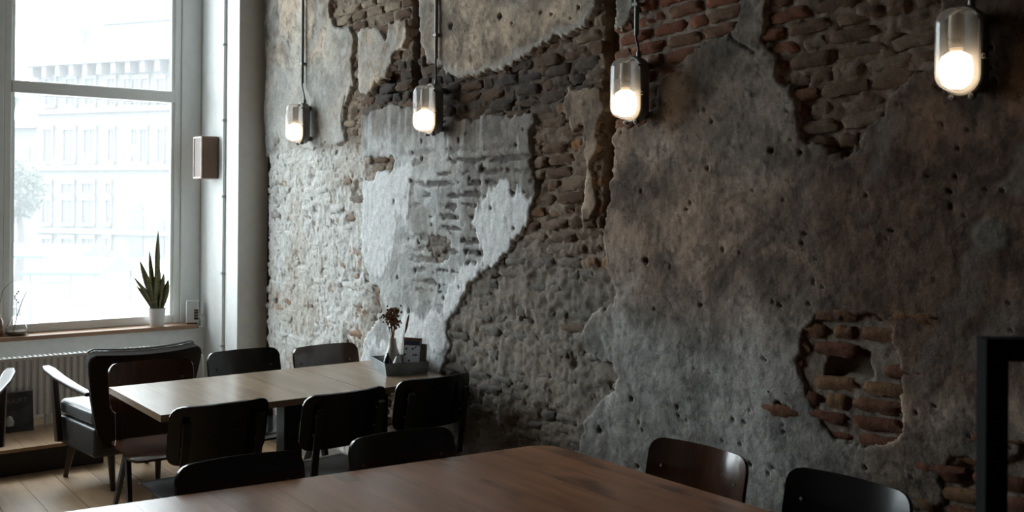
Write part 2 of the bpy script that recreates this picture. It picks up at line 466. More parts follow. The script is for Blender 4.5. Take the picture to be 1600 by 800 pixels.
def zone_color(U, V, r, Y, Z, mortar=False):
    """albedo of bare masonry by place on the wall; r = random 0..1"""
    white = np.array((.76, .76, .73)); cream = np.array((.62, .57, .50))
    red = np.array((.21, .080, .045)); ochre = np.array((.32, .16, .070)); brown = np.array((.145, .088, .055))
    grey = np.array((.215, .197, .175)); soot = np.array((.070, .058, .050)); beige = np.array((.36, .275, .20))
    r = np.asarray(r)
    n = fbm(Y*4, Z*4, 21, 3)
    wl = sstep(596, 556, U)*sstep(205, 250, V)                                    # limewashed, by the window
    c = lerp(beige, brown, sstep(.35, .75, r))                                      # default: dirty top left
    band = sstep(70, 112, V + .05*(U-560))*sstep(215, 160, V)*sstep(545, 575, U)*sstep(965, 900, U)
    c = lerp(c, lerp(soot, brown, sstep(.3, 1, r)), band)
    cc = sstep(815, 845, U)*sstep(150, 200, V)*sstep(975, 945, U)
    c = lerp(c, lerp(lerp(brown, beige, sstep(.3, .8, n)), ochre, sstep(.72, .95, r)), cc)
    lowg = sstep(350, 450, V + .35*(880-U))*sstep(600, 690, U)*sstep(1000, 960, U)
    c = lerp(c, lerp(lerp(grey, grey*.8, sstep(.4, .7, n)), np.array((.22, .16, .12)), sstep(.80, .97, r)), lowg)
    rt = sstep(945, 985, U)*sstep(330, 200, V)
    c = lerp(c, lerp(red*1.15, brown*1.2, sstep(.5, .95, r)), rt)
    rt2 = sstep(1200, 1270, U)*sstep(330, 250, V)
    c = lerp(c, lerp(brown*.9, beige*.55, sstep(.4, 1, r)), rt2)
    hole = sstep(1195, 1215, U)*sstep(450, 480, V)
    c = lerp(c, lerp(ochre*.5, red*.62, sstep(.4, .7, r)), hole*.95)
    if mortar:
        c = lerp(c, np.array((.145, .12, .10)), hole*.8)
        c = lerp(c, lerp(beige, grey, n), .55*np.ones_like(U)*(1-band*.7)*(1-rt2*.5))
        c = lerp(c, np.array((.36, .31, .26)), rt*(1-rt2)*.6)
    wc = lerp(lerp(white, cream, sstep(.45, .75, n)*.8), ochre, sstep(.90, .97, r)*.7)
    ch = sstep(.60, .68, fbm(Y*17, Z*15, 33, 4))*(.15 + .85*sstep(515, 560, U)) + .8*sstep(.68, .72, fbm(Y*40, Z*22, 37, 3))
    ch = np.clip(ch, 0, 1)       # limewash chipped
    wc = lerp(wc, lerp(brown*.8, ochre, sstep(.45, .65, fbm(Y*9, Z*9, 39, 2))), ch*.8)
    return lerp(c, wc, wl)

def heightfield(name, Y, Z, Hh, C, keep, mat, parent):
    """grid mesh on the wall; Hh = metres proud of the plane x = D"""
    nz, ny = Y.shape
    idx = np.arange(nz*ny).reshape(nz, ny)
    f = np.stack([idx[:-1, :-1], idx[1:, :-1], idx[1:, 1:], idx[:-1, 1:]], -1)       # faces look towards -x
    kf = keep[:-1, :-1] & keep[1:, :-1] & keep[1:, 1:] & keep[:-1, 1:]
    f = f[kf]
    used = np.zeros(nz*ny, bool); used[f.ravel()] = True
    remap = np.cumsum(used)-1
    f = remap[f].astype(np.int32)
    co = np.stack([D - Hh, Y, Z], -1).reshape(-1, 3)[used].astype(np.float32)
    cl = np.concatenate([np.clip(C, 0, 1), np.ones((*Y.shape, 1))], -1).reshape(-1, 4)[used].astype(np.float32)
    me = bpy.data.meshes.new(name)
    me.vertices.add(len(co)); me.vertices.foreach_set('co', co.ravel())
    me.loops.add(f.size); me.loops.foreach_set('vertex_index', f.ravel())
    me.polygons.add(len(f)); me.polygons.foreach_set('loop_start', np.arange(0, f.size, 4, dtype=np.int32))
    me.polygons.foreach_set('loop_total', np.full(len(f), 4, np.int32))
    me.polygons.foreach_set('use_smooth', np.ones(len(f), bool))
    me.update(calc_edges=True)
    at = me.color_attributes.new('Col', 'FLOAT_COLOR', 'POINT'); at.data.foreach_set('color', cl.ravel())
    me.materials.append(mat)
    o = bpy.data.objects.new(name, me); col.objects.link(o); o.parent = parent
    return o
def grid(y0, y1, z0, z1, st):
    return np.meshgrid(np.arange(y0, y1+st, st), np.arange(z0, z1+st, st))

masonry = surf('limewashed_masonry', rough=.95, b1=(70, .55, .006), var=.35)
plaster_mat = surf('old_plaster', rough=.85, b1=(85, .6, .005), var=.3, speck=.4)
brick_obj = surf('old_brick', obj_color=True, rough=.95, b1=(75, .6, .006), var=.40)

wall_r = MB().box(D+.075, D+.35, ROOM_Y0, 7.5, -.3, ROOM_H).build('wall_right', plain('wall_core', (.10, .085, .07), .95), kind='structure',
    label='old brick wall with peeling plaster')
# plain plaster where the photograph does not look
gp = plain('plain_grey_plaster', (.22, .20, .18), .9, bmp=.3)
MB().box(D-.003, D+.075, ROOM_Y0, Y0W+.01, 0, ROOM_H).build('plaster_patch', gp, wall_r)
MB().box(D-.003, D+.075, Y0W, Y1W, Z1W-.01, ROOM_H).build('plaster_patch', gp, wall_r)
MB().box(D-.003, D+.075, Y0W, Y1W, 0, Z0W+.01).build('plaster_patch', gp, wall_r)

# --- mortar bed
Y, Z = grid(Y0W, 6.45, Z0W, Z1W, .0095)
U, V = project(np.full(Y.shape, D), Y, Z)
pd = plaster_d(Y, Z)
g1, g2, g3 = in_groove(Y, Z)
lump = fbm(Y*16, Z*22, 3, 4)-.5
fine = fbm(Y*60, Z*60, 6, 3)-.5
wl = sstep(596, 556, U)*sstep(205, 250, V)
lowg = sstep(350, 450, V + .35*(880-U))*sstep(600, 690, U)*sstep(1000, 960, U)
hz = np.clip(sstep(1195, 1215, U)*sstep(450, 480, V) + sstep(960, 985, U)*sstep(330, 250, V)*sstep(1195, 1180, U), 0, 1)
Hh = -.023 + .030*lump*(1-.7*hz)*(1-.45*wl) + .010*fine + .014*wl + .011*lowg + .009*hz
for vp in ([(1296,548),(1330,545),(1352,552),(1356,590),(1330,585),(1300,592),(1288,600),(1290,580)], [(598,112),(620,112),(618,150),(602,150)]):
    vd = sstep(-.012, .012, sdf(wallpoly(vp), Y, Z) + .03*lump); Hh = Hh*(1-vd) + vd*(-.068)
pits = sstep(.66, .74, fbm(Y*7, Z*12, 44, 4))
Hh = Hh - .018*pits*(1-.3*wl)
gg = np.clip(g1+g2+g3, 0, 1)
Hh = Hh*(1-gg) + gg*(-.062 + .014*lump)
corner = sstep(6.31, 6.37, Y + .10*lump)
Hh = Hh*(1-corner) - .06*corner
C = zone_color(U, V, fbm(Y*6, Z*16, 50, 3), Y, Z, True)
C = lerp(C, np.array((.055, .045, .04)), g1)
C = lerp(C, lerp(np.array((.10, .055, .03)), np.array((.26, .13, .055)), sstep(.45, .7, fbm(Y*20, Z*9, 61, 3))), g2)
C = lerp(C, np.array((.24, .12, .06)), g3)
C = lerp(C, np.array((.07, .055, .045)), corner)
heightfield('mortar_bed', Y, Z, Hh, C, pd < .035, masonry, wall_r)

# --- plaster sheets
def blob(U, V, cx, cy, rx, ry):
    return np.sqrt(((U-cx)/rx)**2 + ((V-cy)/ry)**2)
prng = np.random.default_rng(5)
PITS = [(onx(u, v).y, onx(u, v).z, r*.62) for u, v, r in
        [(1010,408,.018),(1047,415,.008),(1100,172,.008),(1112,190,.010),(1205,236,.014),(1250,240,.012),(987,623,.013),(936,673,.020),(1058,635,.012),(1022,483,.010),(1145,655,.008),(1162,660,.008),(1222,665,.008),(1223,675,.008),(1060,650,.008),(1000,660,.006),(782,26,.022),(705,42,.024),(800,36,.008),(845,20,.010),(905,12,.012),(862,22,.010),(892,28,.008)]]
for q in range(110):
    u, v = prng.uniform(960, 1580), prng.uniform(20, 780)
    p = onx(u, v); PITS.append((p.y, p.z, prng.uniform(.002, .006)))
for q in range(40):
    p = onx(prng.uniform(600, 825), prng.uniform(195, 540)); PITS.append((p.y, p.z, prng.uniform(.005, .012)))
WA = wallpoly([(566,272),(578,285),(600,268),(640,262),(632,300),(620,360),(606,400),(592,440),(584,446),(572,410),(566,350)])
WB = wallpoly([(770,312),(790,300),(826,322),(830,345),(804,380),(775,415),(742,442),(716,480),(700,505),(694,500),(706,450),(724,415),(745,395),(752,350)])
WC = wallpoly([(562,525),(580,545),(602,520),(612,500),(622,525),(630,560),(600,590),(562,590)])
WD = wallpoly([(640,490),(700,508),(694,520),(702,545),(690,560),(668,530),(640,525)])
CRACKS = [[(1190,55),(1195,70),(1213,85),(1218,126)], [(540,150),(533,180),(534,205)], [(1130,10),(1142,60),(1178,82)], [(1255,200),(1290,215),(1350,235)]]
def plaster(key, st, base, h0):
    P = SH[key]
    Y, Z = grid(max(Y0W, P[:, 0].min()-.03), min(Y1W, P[:, 0].max()+.03), max(Z0W, P[:, 1].min()-.03), min(Z1W, P[:, 1].max()+.03), st)
    U, V = project(np.full(Y.shape, D), Y, Z)
    d = plaster_d(Y, Z, [key])
    w1 = fbm(Y*2.2, Z*2.2, 70, 4); w2 = fbm(Y*2.2, Z*2.2, 75, 4)
    sw = fbm(Y*5 + w1*5, Z*5 + w2*5, 80, 5)                     # trowel swirls
    fn = fbm(Y*45, Z*45, 90, 4)
    big = fbm(Y*1.3, Z*1.3, 95, 4)
    H = h0 + .012*(fbm(Y*3, Z*3, 12, 4)-.5) + .006*(sw-.5) + .005*(fn-.5)
    C = np.ones((*Y.shape, 3))*np.array(base)
    mot = fbm(Y*9 + w2*3, Z*9 + w1*3, 84, 5, .7)
    C = lerp(C*.58, C*1.30, sstep(.30, .70, sw))
    C = lerp(C*.70, C*1.22, sstep(.32, .66, mot))
    C = lerp(C*np.array((1.10, .97, .86)), C*np.array((.97, 1.0, 1.0)), sstep(.38, .62, big))
    rid = np.abs(fbm(Y*8 + w1*6, Z*8 + w2*6, 86, 4)-.5)
    C = lerp(C, C*.45, sstep(.018, .004, rid)*sstep(.42, .6, fbm(Y*6, Z*6, 88, 3))*.8)
    rid2 = np.abs(fbm(Y*5 + w2*7, Z*7 + w1*5, 96, 3)-.5)
    C = lerp(C, C*1.35, sstep(.012, .003, rid2)*sstep(.5, .62, fbm(Y*5, Z*5, 98, 3))*.7)
    sp_ = sstep(.66, .72, fbm(Y*34, Z*30, 93, 3)); C = lerp(C, C*.42, sp_*.7)
    if key == 'g':
        grn = sstep(360, 580, V + 160*(big-.5) + 160*(sw-.5))*sstep(1380, 1200, U + 120*(sw-.5))
        gc = lerp(np.array((.20, .197, .182)), np.array((.45, .45, .43)), sstep(.3, .68, sw*.6 + mot*.4))
        C = lerp(C, lerp(gc, gc*.5, sstep(.66, .72, fbm(Y*34, Z*30, 93, 3))*.7), grn*.85)
        falloff_drk = sstep(1235, 1300, U + 90*(big-.5) + 60*(sw-.5))*sstep(660, 560, V)  # light falloff to the right put into the colour, plus browner plaster
        C = lerp(C, C*np.array((.45, .38, .34)), falloff_drk)
        sm = sstep(.56, .68, fbm((Y+Z*.6)*7 + w1*3, (Z-Y*.5)*2.2 + w2*2, 101, 4))*falloff_drk
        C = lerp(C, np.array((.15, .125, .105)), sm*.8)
        wb_ = sstep(1.15, .8, blob(U, V, 1551, 370, 30, 27) + .6*(fbm(Y*14, Z*14, 7, 3)-.5))
        C = lerp(C, np.array((.135, .118, .10)), wb_); H = H + .004*wb_
        st_ = sstep(.60, .75, fbm(Y*18, Z*3.2, 131, 4))
        C = lerp(C, C*.62, st_*.6)
    if key == 'b':
        n = fbm(Y*10, Z*8, 140, 4)
        dark = sstep(620, 790, U + 120*(n-.5))*sstep(460, 330, V + 80*(n-.5)) + sstep(235, 190, V + 40*(n-.5))
        C = lerp(np.array((.60, .61, .60)), np.array((.25, .225, .20)), np.clip(dark, 0, 1))
        C = lerp(C*.72, C*1.12, sstep(.35, .65, mot))
        lowd = sstep(600, 640, U)*sstep(400, 450, V)
        C = lerp(C, np.array((.36, .365, .36)), lowd*sstep(.4, .6, n))
        drip = sstep(.52, .66, fbm(Y*26, Z*2.5, 150, 4))
        C = lerp(C, np.array((.60, .62, .62)), drip*.55)
        wn = .30*(fbm(Y*6, Z*5, 160, 5)-.5) + .10*(fbm(Y*34, Z*6, 165, 3)-.5) + .02
        wm = np.zeros(Y.shape)
        for Q in (WA, WB, WC, WD): wm = np.maximum(wm, sstep(-.012, .016, sdf(Q, Y, Z) + wn))
        C = lerp(C, np.array((.84, .85, .85)), wm); H = H + .003*wm
        cz = (Z/.0555) % 1
        gh = sstep(.585, .66, fbm(Y*11 + w1*2, Z*30 + w2*3, 171, 4)*.75 + .25*sstep(.5, .1, np.abs(cz-.5)))
        gh = gh*sstep(610, 680, U)*sstep(215, 250, V)*sstep(500, 440, V)*(1-wm)
        C = lerp(C, np.array((.085, .07, .062)), gh*.85); H = H - .010*gh
        yb = sstep(.54, .62, fbm(Y*6, Z*5, 181, 4))*(1-wm)
        C = lerp(C, np.array((.30, .275, .24)), yb*.5)
    if key == 'a':
        vein = 1-np.abs(fbm(Y*6+w1*4, Z*5+w2*4, 190, 4)-.5)*9
        C = lerp(C, np.array((.54, .54, .51)), np.clip(vein, 0, 1)*.6)
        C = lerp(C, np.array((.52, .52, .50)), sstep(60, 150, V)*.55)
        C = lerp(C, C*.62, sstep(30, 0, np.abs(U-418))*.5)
    if key == 'a':
        H = H - .010*sstep(185, 238, V)
        C = lerp(C, np.array((.66, .66, .63)), sstep(150, 225, V)*sstep(.35, .6, mot)*.8)
    if key == 'c':
        C = lerp(C, np.array((.46, .43, .39)), sstep(.06, .02, d)*.8)
        n = fbm(Y*5, Z*6, 200, 4)
        C = lerp(C, np.array((.24, .20, .165)), sstep(.55, .68, n)*.6)
    if key in 'de':
        C = lerp(C, np.array((.5, .48, .44)) if key == 'd' else C*.8, sstep(.4, .6, fbm(Y*8, Z*8, 210, 3))*.6)
    for (py, pz, pr) in PITS:
        m = (np.abs(Y-py) < pr*2.5) & (np.abs(Z-pz) < pr*2.5)
        if not m.any(): continue
        q = sstep(1.25, .75, np.hypot(Y[m]-py, (Z[m]-pz)*.8)/pr + .8*(vnoise(Y[m]*150, Z[m]*150, 3)-.5))
        H[m] -= .012*q; C[m] = lerp(C[m], np.array((.05, .038, .032)), q*.9)
    for cr in CRACKS:
        pts = wallpoly(cr)
        dd = np.full(Y.shape, 9.)
        for (ay, az), (by, bz) in zip(pts[:-1], pts[1:]):
            t = np.clip(((Y-ay)*(by-ay)+(Z-az)*(bz-az))/((by-ay)**2+(bz-az)**2), 0, 1)
            dd = np.minimum(dd, np.hypot(Y-ay-t*(by-ay), Z-az-t*(bz-az)))
        q = sstep(.007, .002, dd + .006*(fn-.5)); H = H - .008*q; C = lerp(C, C*.4, q)
    # broken edge: lighter lime core, then down to the bricks
    H = H - .003*sstep(.02, .004, d)
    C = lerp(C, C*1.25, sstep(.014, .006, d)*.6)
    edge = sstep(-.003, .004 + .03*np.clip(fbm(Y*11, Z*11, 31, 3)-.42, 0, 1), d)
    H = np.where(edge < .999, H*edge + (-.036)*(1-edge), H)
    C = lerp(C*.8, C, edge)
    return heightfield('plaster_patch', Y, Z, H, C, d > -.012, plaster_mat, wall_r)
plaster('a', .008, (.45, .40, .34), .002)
plaster('b', .0075, (.45, .45, .44), -.002)
plaster('c', .0075, (.42, .365, .30), .004)
plaster('d', .0075, (.46, .42, .36), .000)
plaster('e', .0075, (.31, .26, .21), .000)
plaster('f', .007, (.50, .47, .42), .002)
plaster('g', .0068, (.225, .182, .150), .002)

# --- bricks
BL, BHt, CRS = .185, .044, .0555
def brick_mesh(i):
    r = np.random.default_rng(100+i)
    nx, nzz = 6, 3
    mb = MB(); v = []
    for lay, x in ((0, 0.0), (1, .052)):
        for j in range(nzz+1):
            for k in range(nx+1):
                a, b = k/nx-.5, j/nzz-.5
                yy = a*BL; zz = b*BHt
                rim = (k in (0, nx)) or (j in (0, nzz)); crn = (k in (0, nx)) and (j in (0, nzz))
                xx = x
                if lay == 0:
                    xx = r.normal(0, .0030) + (.006 if rim else 0) + (.006 if crn else 0)
                    yy += r.normal(0, .003) - np.sign(a)*(.004 if k in (0, nx) else 0) - np.sign(a)*(.006 if crn else 0)
                    zz += r.normal(0, .0018) - np.sign(b)*(.0035 if crn else .001)
                v.append((xx, yy, zz))
    m = (nx+1)*(nzz+1)
    ix = lambda k, j: j*(nx+1)+k
    f = [(ix(k,j), ix(k,j+1), ix(k+1,j+1), ix(k+1,j)) for j in range(nzz) for k in range(nx)]
    rim = [ix(k,0) for k in range(nx)] + [ix(nx,j) for j in range(nzz)] + [ix(k,nzz) for k in range(nx,0,-1)] + [ix(0,j) for j in range(nzz,0,-1)]
    f += [(rim[q], rim[(q+1) % len(rim)], m+rim[(q+1) % len(rim)], m+rim[q]) for q in range(len(rim))]
    mb.add(v, f)
    return mb.mesh('brick', brick_obj, True, 60)
BV = [brick_mesh(i) for i in range(9)]
VOID = [wallpoly(p) for p in ([(1296,548),(1330,545),(1352,552),(1356,590),(1330,585),(1300,592),(1288,600),(1290,580)], [(598,112),(620,112),(618,150),(602,150)], [(573,448),(582,448),(582,475),(574,475)], [(418,498),(436,505),(436,520),(418,530)])]
def tilt(y): return .055*max(0, 3.5-y)
cand = []
n = 0
for n in range(-4, int(Z1W/CRS)+2):
    off = (n % 2)*BL*.5 + random.uniform(-.03, .03)
    y = Y0W - .3 + off
    while y < Y1W:
        L_ = (BL if random.random() > .28 else BL*.52)
        ivs = [(y, min(y+L_-.011, 6.35 + random.uniform(-.05, .02)))]
        for (ga, gb), zz in ((G1, zg1), (G2, zg2), (G3, zg3)):
            zc = n*CRS + tilt(y)
            if zc > zz:
                nw = []
                for a, b in ivs:
                    if b < ga or a > gb: nw.append((a, b)); continue
                    if ga-a > .03: nw.append((a, ga))
                    if b-gb > .03: nw.append((gb, b))
                ivs = nw
        for a, b in ivs:
            if b-a > .03: cand.append(((a+b)/2, n*CRS + tilt((a+b)/2), b-a))
        y += L_
ca = np.array(cand)
okz = (ca[:, 1] > Z0W+.02) & (ca[:, 1] < Z1W-.02) & (ca[:, 0] > Y0W+.02)
ca = ca[okz]
mn = np.full(len(ca), 9.)
for dy, dz in ((0, 0), (-.5, -.5), (.5, -.5), (-.5, .5), (.5, .5)):
    mn = np.minimum(mn, plaster_d(ca[:, 0]+dy*ca[:, 2], ca[:, 1]+dz*BHt))
ca = ca[mn < .010]
for vp in VOID: ca = ca[sdf(vp, ca[:, 0], ca[:, 1]) < .0]
r_ = rng.random(len(ca))
ca = ca[r_ > .03]
Ub, Vb = project(np.full(len(ca), D), ca[:, 0], ca[:, 1])
U1, _ = project(np.full(len(ca), D), ca[:, 0]-ca[:, 2]/2, ca[:, 1])
U2, _ = project(np.full(len(ca), D), ca[:, 0]+ca[:, 2]/2, ca[:, 1])
_, V1 = project(np.full(len(ca), D), ca[:, 0], ca[:, 1]-BHt/2)
_, V2 = project(np.full(len(ca), D), ca[:, 0], ca[:, 1]+BHt/2)
area = np.abs(U1-U2)*np.abs(V1-V2)*((Ub > -5) & (Ub < 1605) & (Vb > -8) & (Vb < 790))
covered = plaster_d(ca[:, 0], ca[:, 1])
area = area*np.where(covered > .0, .3, 1)
order = np.argsort(-area)
rr = rng.random(len(ca))
bc = zone_color(Ub, Vb, rr, ca[:, 0], ca[:, 1])*(1 + .22*(rng.random((len(ca), 1))-.5))
wlb = sstep(596, 556, Ub)*sstep(205, 250, Vb)
lgb = sstep(350, 450, Vb + .35*(880-Ub))*sstep(600, 690, Ub)*sstep(1000, 960, Ub)
proud = -.012 + rng.normal(0, .0035, len(ca)) + .002*wlb + .002*lgb
hzb = np.clip(sstep(1195, 1215, Ub)*sstep(450, 480, Vb) + sstep(960, 985, Ub)*sstep(330, 250, Vb)*sstep(1195, 1180, Ub), 0, 1)
proud = proud + .011*hzb
proud = np.where(rng.random(len(ca)) < .10, proud-.008, proud)
rest_v = []; rest_f = []; rest_c = []; nvtx = 0
for rank, i in enumerate(order):
    me = BV[int(rng.integers(0, 9))]
    yc, zc, L_ = ca[i]
    sl = L_/BL; sh = 1 + float(rng.normal(0, .05)); ang = -math.atan(.055 if yc < 3.5 else 0) + float(rng.normal(0, .012))
    if rank < 300 and area[i] > 20:
        o = bpy.data.objects.new('brick', me); col.objects.link(o); o.parent = wall_r
        o.location = (D - proud[i], yc, zc); o.scale = (1, sl, sh); o.rotation_euler = (ang, 0, 0)
        o.color = (*[float(min(1, q)) for q in bc[i]], 1)
    else:
        v = np.empty(len(me.vertices)*3); me.vertices.foreach_get('co', v); v = v.reshape(-1, 3)*np.array((1, sl, sh))
        c_, s_ = math.cos(ang), math.sin(ang)
        v = np.stack([v[:, 0] + D - proud[i], v[:, 1]*c_ - v[:, 2]*s_ + yc, v[:, 1]*s_ + v[:, 2]*c_ + zc], -1)
        rest_v.append(v); rest_f += [tuple(k+nvtx for k in p.vertices) for p in me.polygons]
        rest_c.append(np.repeat(np.append(np.clip(bc[i], 0, 1), 1)[None], len(v), 0)); nvtx += len(v)
if rest_v:
    me = bpy.data.meshes.new('bricks_small')
    me.from_pydata(np.concatenate(rest_v).tolist(), [], rest_f)
    at = me.color_attributes.new('Col', 'FLOAT_COLOR', 'POINT'); at.data.foreach_set('color', np.concatenate(rest_c).astype(np.float32).ravel())
    me.polygons.foreach_set('use_smooth', [True]*len(me.polygons)); me.set_sharp_from_angle(angle=R(60))
    me.materials.append(masonry)
    o = bpy.data.objects.new('brickwork', me); col.objects.link(o); o.parent = wall_r; o['kind'] = 'stuff'
print('bricks', len(ca))

# ================================================================== WALL LAMPS
cast = plain('cast_alloy', (.16, .155, .145), .45, .6, var=.25)
cable_mat = plain('black_cable', (.015, .014, .014), .5)
porcelain = plain('lamp_socket', (.45, .38, .30), .45)
bulb_mat = plain('lit_bulb', (1, .9, .75), .4, emit=((1.0, .78, .54), .5))
def stadium(w, h, n=12):
    r = w/2; c = h/2 - r
    return [(r*math.cos(math.pi*k/n), c + r*math.sin(math.pi*k/n)) for k in range(n+1)] + [(-r*math.cos(math.pi*k/n), -c - r*math.sin(math.pi*k/n)) for k in range(n+1)]
def lamp(loc, label):
    # local frame: -y is out of the wall, wall surface at y = 0
    o = empty('bulkhead_lamp', loc, R(-90), label=label, cat='wall lamp', group='oval bulkhead lamps on the brick wall')
    W, Hh = .112, .250
    MB().prism(stadium(W, Hh), .022, .062, lambda a, b, c: (a, -c, b)).build('back_box', cast, o, True, .006)
    for s in (-1, 1):
        MB().tube([(0, .03, s*.095), (0, -.03, s*.095)], .016, 12).build('standoff', cast, o, True)
    # rim
    pts = stadium(W-.006, Hh-.006); pts = pts + [pts[0]]
    MB().tube([(a, -.064, b) for a, b in pts], .0075, 8, False).build('rim', cast, o, True)
    for sx, sz in ((-.045, .088), (.045, .088), (-.058, -.02), (.058, -.02), (-.026, -.124), (.026, -.124)):
        e = MB().tube([(sx*1.08, -.055, sz*1.02), (sx*1.08, -.074, sz*1.02)], .008, 8).build('lug', cast, o, True)
        MB().tube([(sx*1.08, -.074, sz*1.02), (sx*1.08, -.080, sz*1.02)], .0045, 6).build('screw', cast, e, True)
    # glass dome: stadium sections shrinking towards the front
    mb = MB(); n = 12; rows = []
    prof = [(1, .064), (1, .085), (.985, .105), (.93, .125), (.82, .140), (.60, .150), (.25, .154)]
    for k, dpt in prof:
        rows.append([(a, -dpt, b) for a, b in stadium((W-.014)*k, (Hh-.014)-(W-.014)*(1-k), n)])
    m_ = len(rows[0])
    vs_ = [p for r in rows for p in r]
    fs = [(i*m_+j, i*m_+(j+1) % m_, (i+1)*m_+(j+1) % m_, (i+1)*m_+j) for i in range(len(rows)-1) for j in range(m_)]
    fs.append(tuple((len(rows)-1)*m_+j for j in range(m_)))
    mb.add(vs_, fs).build('glass_dome', lamp_glass, o, True, angle=60)
    s = MB().lathe([(.0, .098), (.020, .096), (.022, .040), (.019, .030), (.021, .026), (.018, .0), (.014, -.006)], 20, (0, -.098, .0)).build('socket', porcelain, o, True)
    for z in (.006, .014, .022):
        MB().lathe([(.0185, -.002), (.0205, 0), (.0185, .002)], 20, (0, -.098, z)).build('thread_ring', cast, s, True)
    MB().lathe([(0, -.108), (.020, -.106), (.036, -.094), (.043, -.074), (.043, -.040), (.038, -.018), (.020, -.006), (.0, -.005)], 24, (0, -.098, 0)).build('bulb', bulb_mat, o, True)
    MB().tube([(.012, -.040, .124), (.012, -.040, .146)], .010, 10).build('cable_gland', cast, o, True)
    return o
LAMPS = [((464, 192), 'oval bulkhead wall lamp closest to the window'), ((667, 170), 'oval bulkhead wall lamp above the worn white plaster, second from the window'),
         ((981, 139), 'oval bulkhead wall lamp beside the rusty groove, third from the window'), ((1498, 79), 'oval bulkhead wall lamp largest and farthest from the window')]
PIPES = [(472, 130, 'grey conduit pipe down to the lamp closest to the window'), (681, 92, 'grey conduit pipe down to the second lamp from the window'),
         (994, 55, 'grey conduit pipe down to the third lamp from the window'), (1527, -40, 'grey conduit pipe above the lamp farthest from the window')]
for ((u, v), lab), (pu, pv, plab) in zip(LAMPS, PIPES):
    p = onx(u, v, D-.09)
    lo = lamp((D-.005, p.y, p.z), lab)
    q = onx(pu, pv, D-.02)
    gx, gz = p.y - .012*0, p.z + .146
    # cable from the conduit down to the gland (lamp local: +x -> -y world)
    lx = lambda y: -(y - p.y)
    mb = MB(); A = Vector((lx(q.y), -.015, q.z - p.z)); B = Vector((.012, -.040, .14))
    pts = []
    for k in range(13):
        t = k/12; s_ = t*t*(3-2*t)
        pts.append((A.x + (B.x-A.x)*s_, A.y + (B.y-A.y)*s_, A.z + (B.z-A.z)*t))
    mb.tube(pts, .0048, 8).build('cable', cable_mat, lo, True)
    pe = empty('conduit_pipe', (D-.018, q.y, q.z), label=plab, cat='pipe', group='conduit pipes above the wall lamps')
    MB().tube([(0, 0, 0), (0, 0, ROOM_H-q.z)], .0095, 12).build('pipe', steel, pe, True)
    for zc in (.12, .75, 1.4):
        if q.z+zc < ROOM_H-.05:
            MB().box(-.012, .03, -.014, .014, zc-.008, zc+.008).build('clip', steel, pe, bevel=.002)

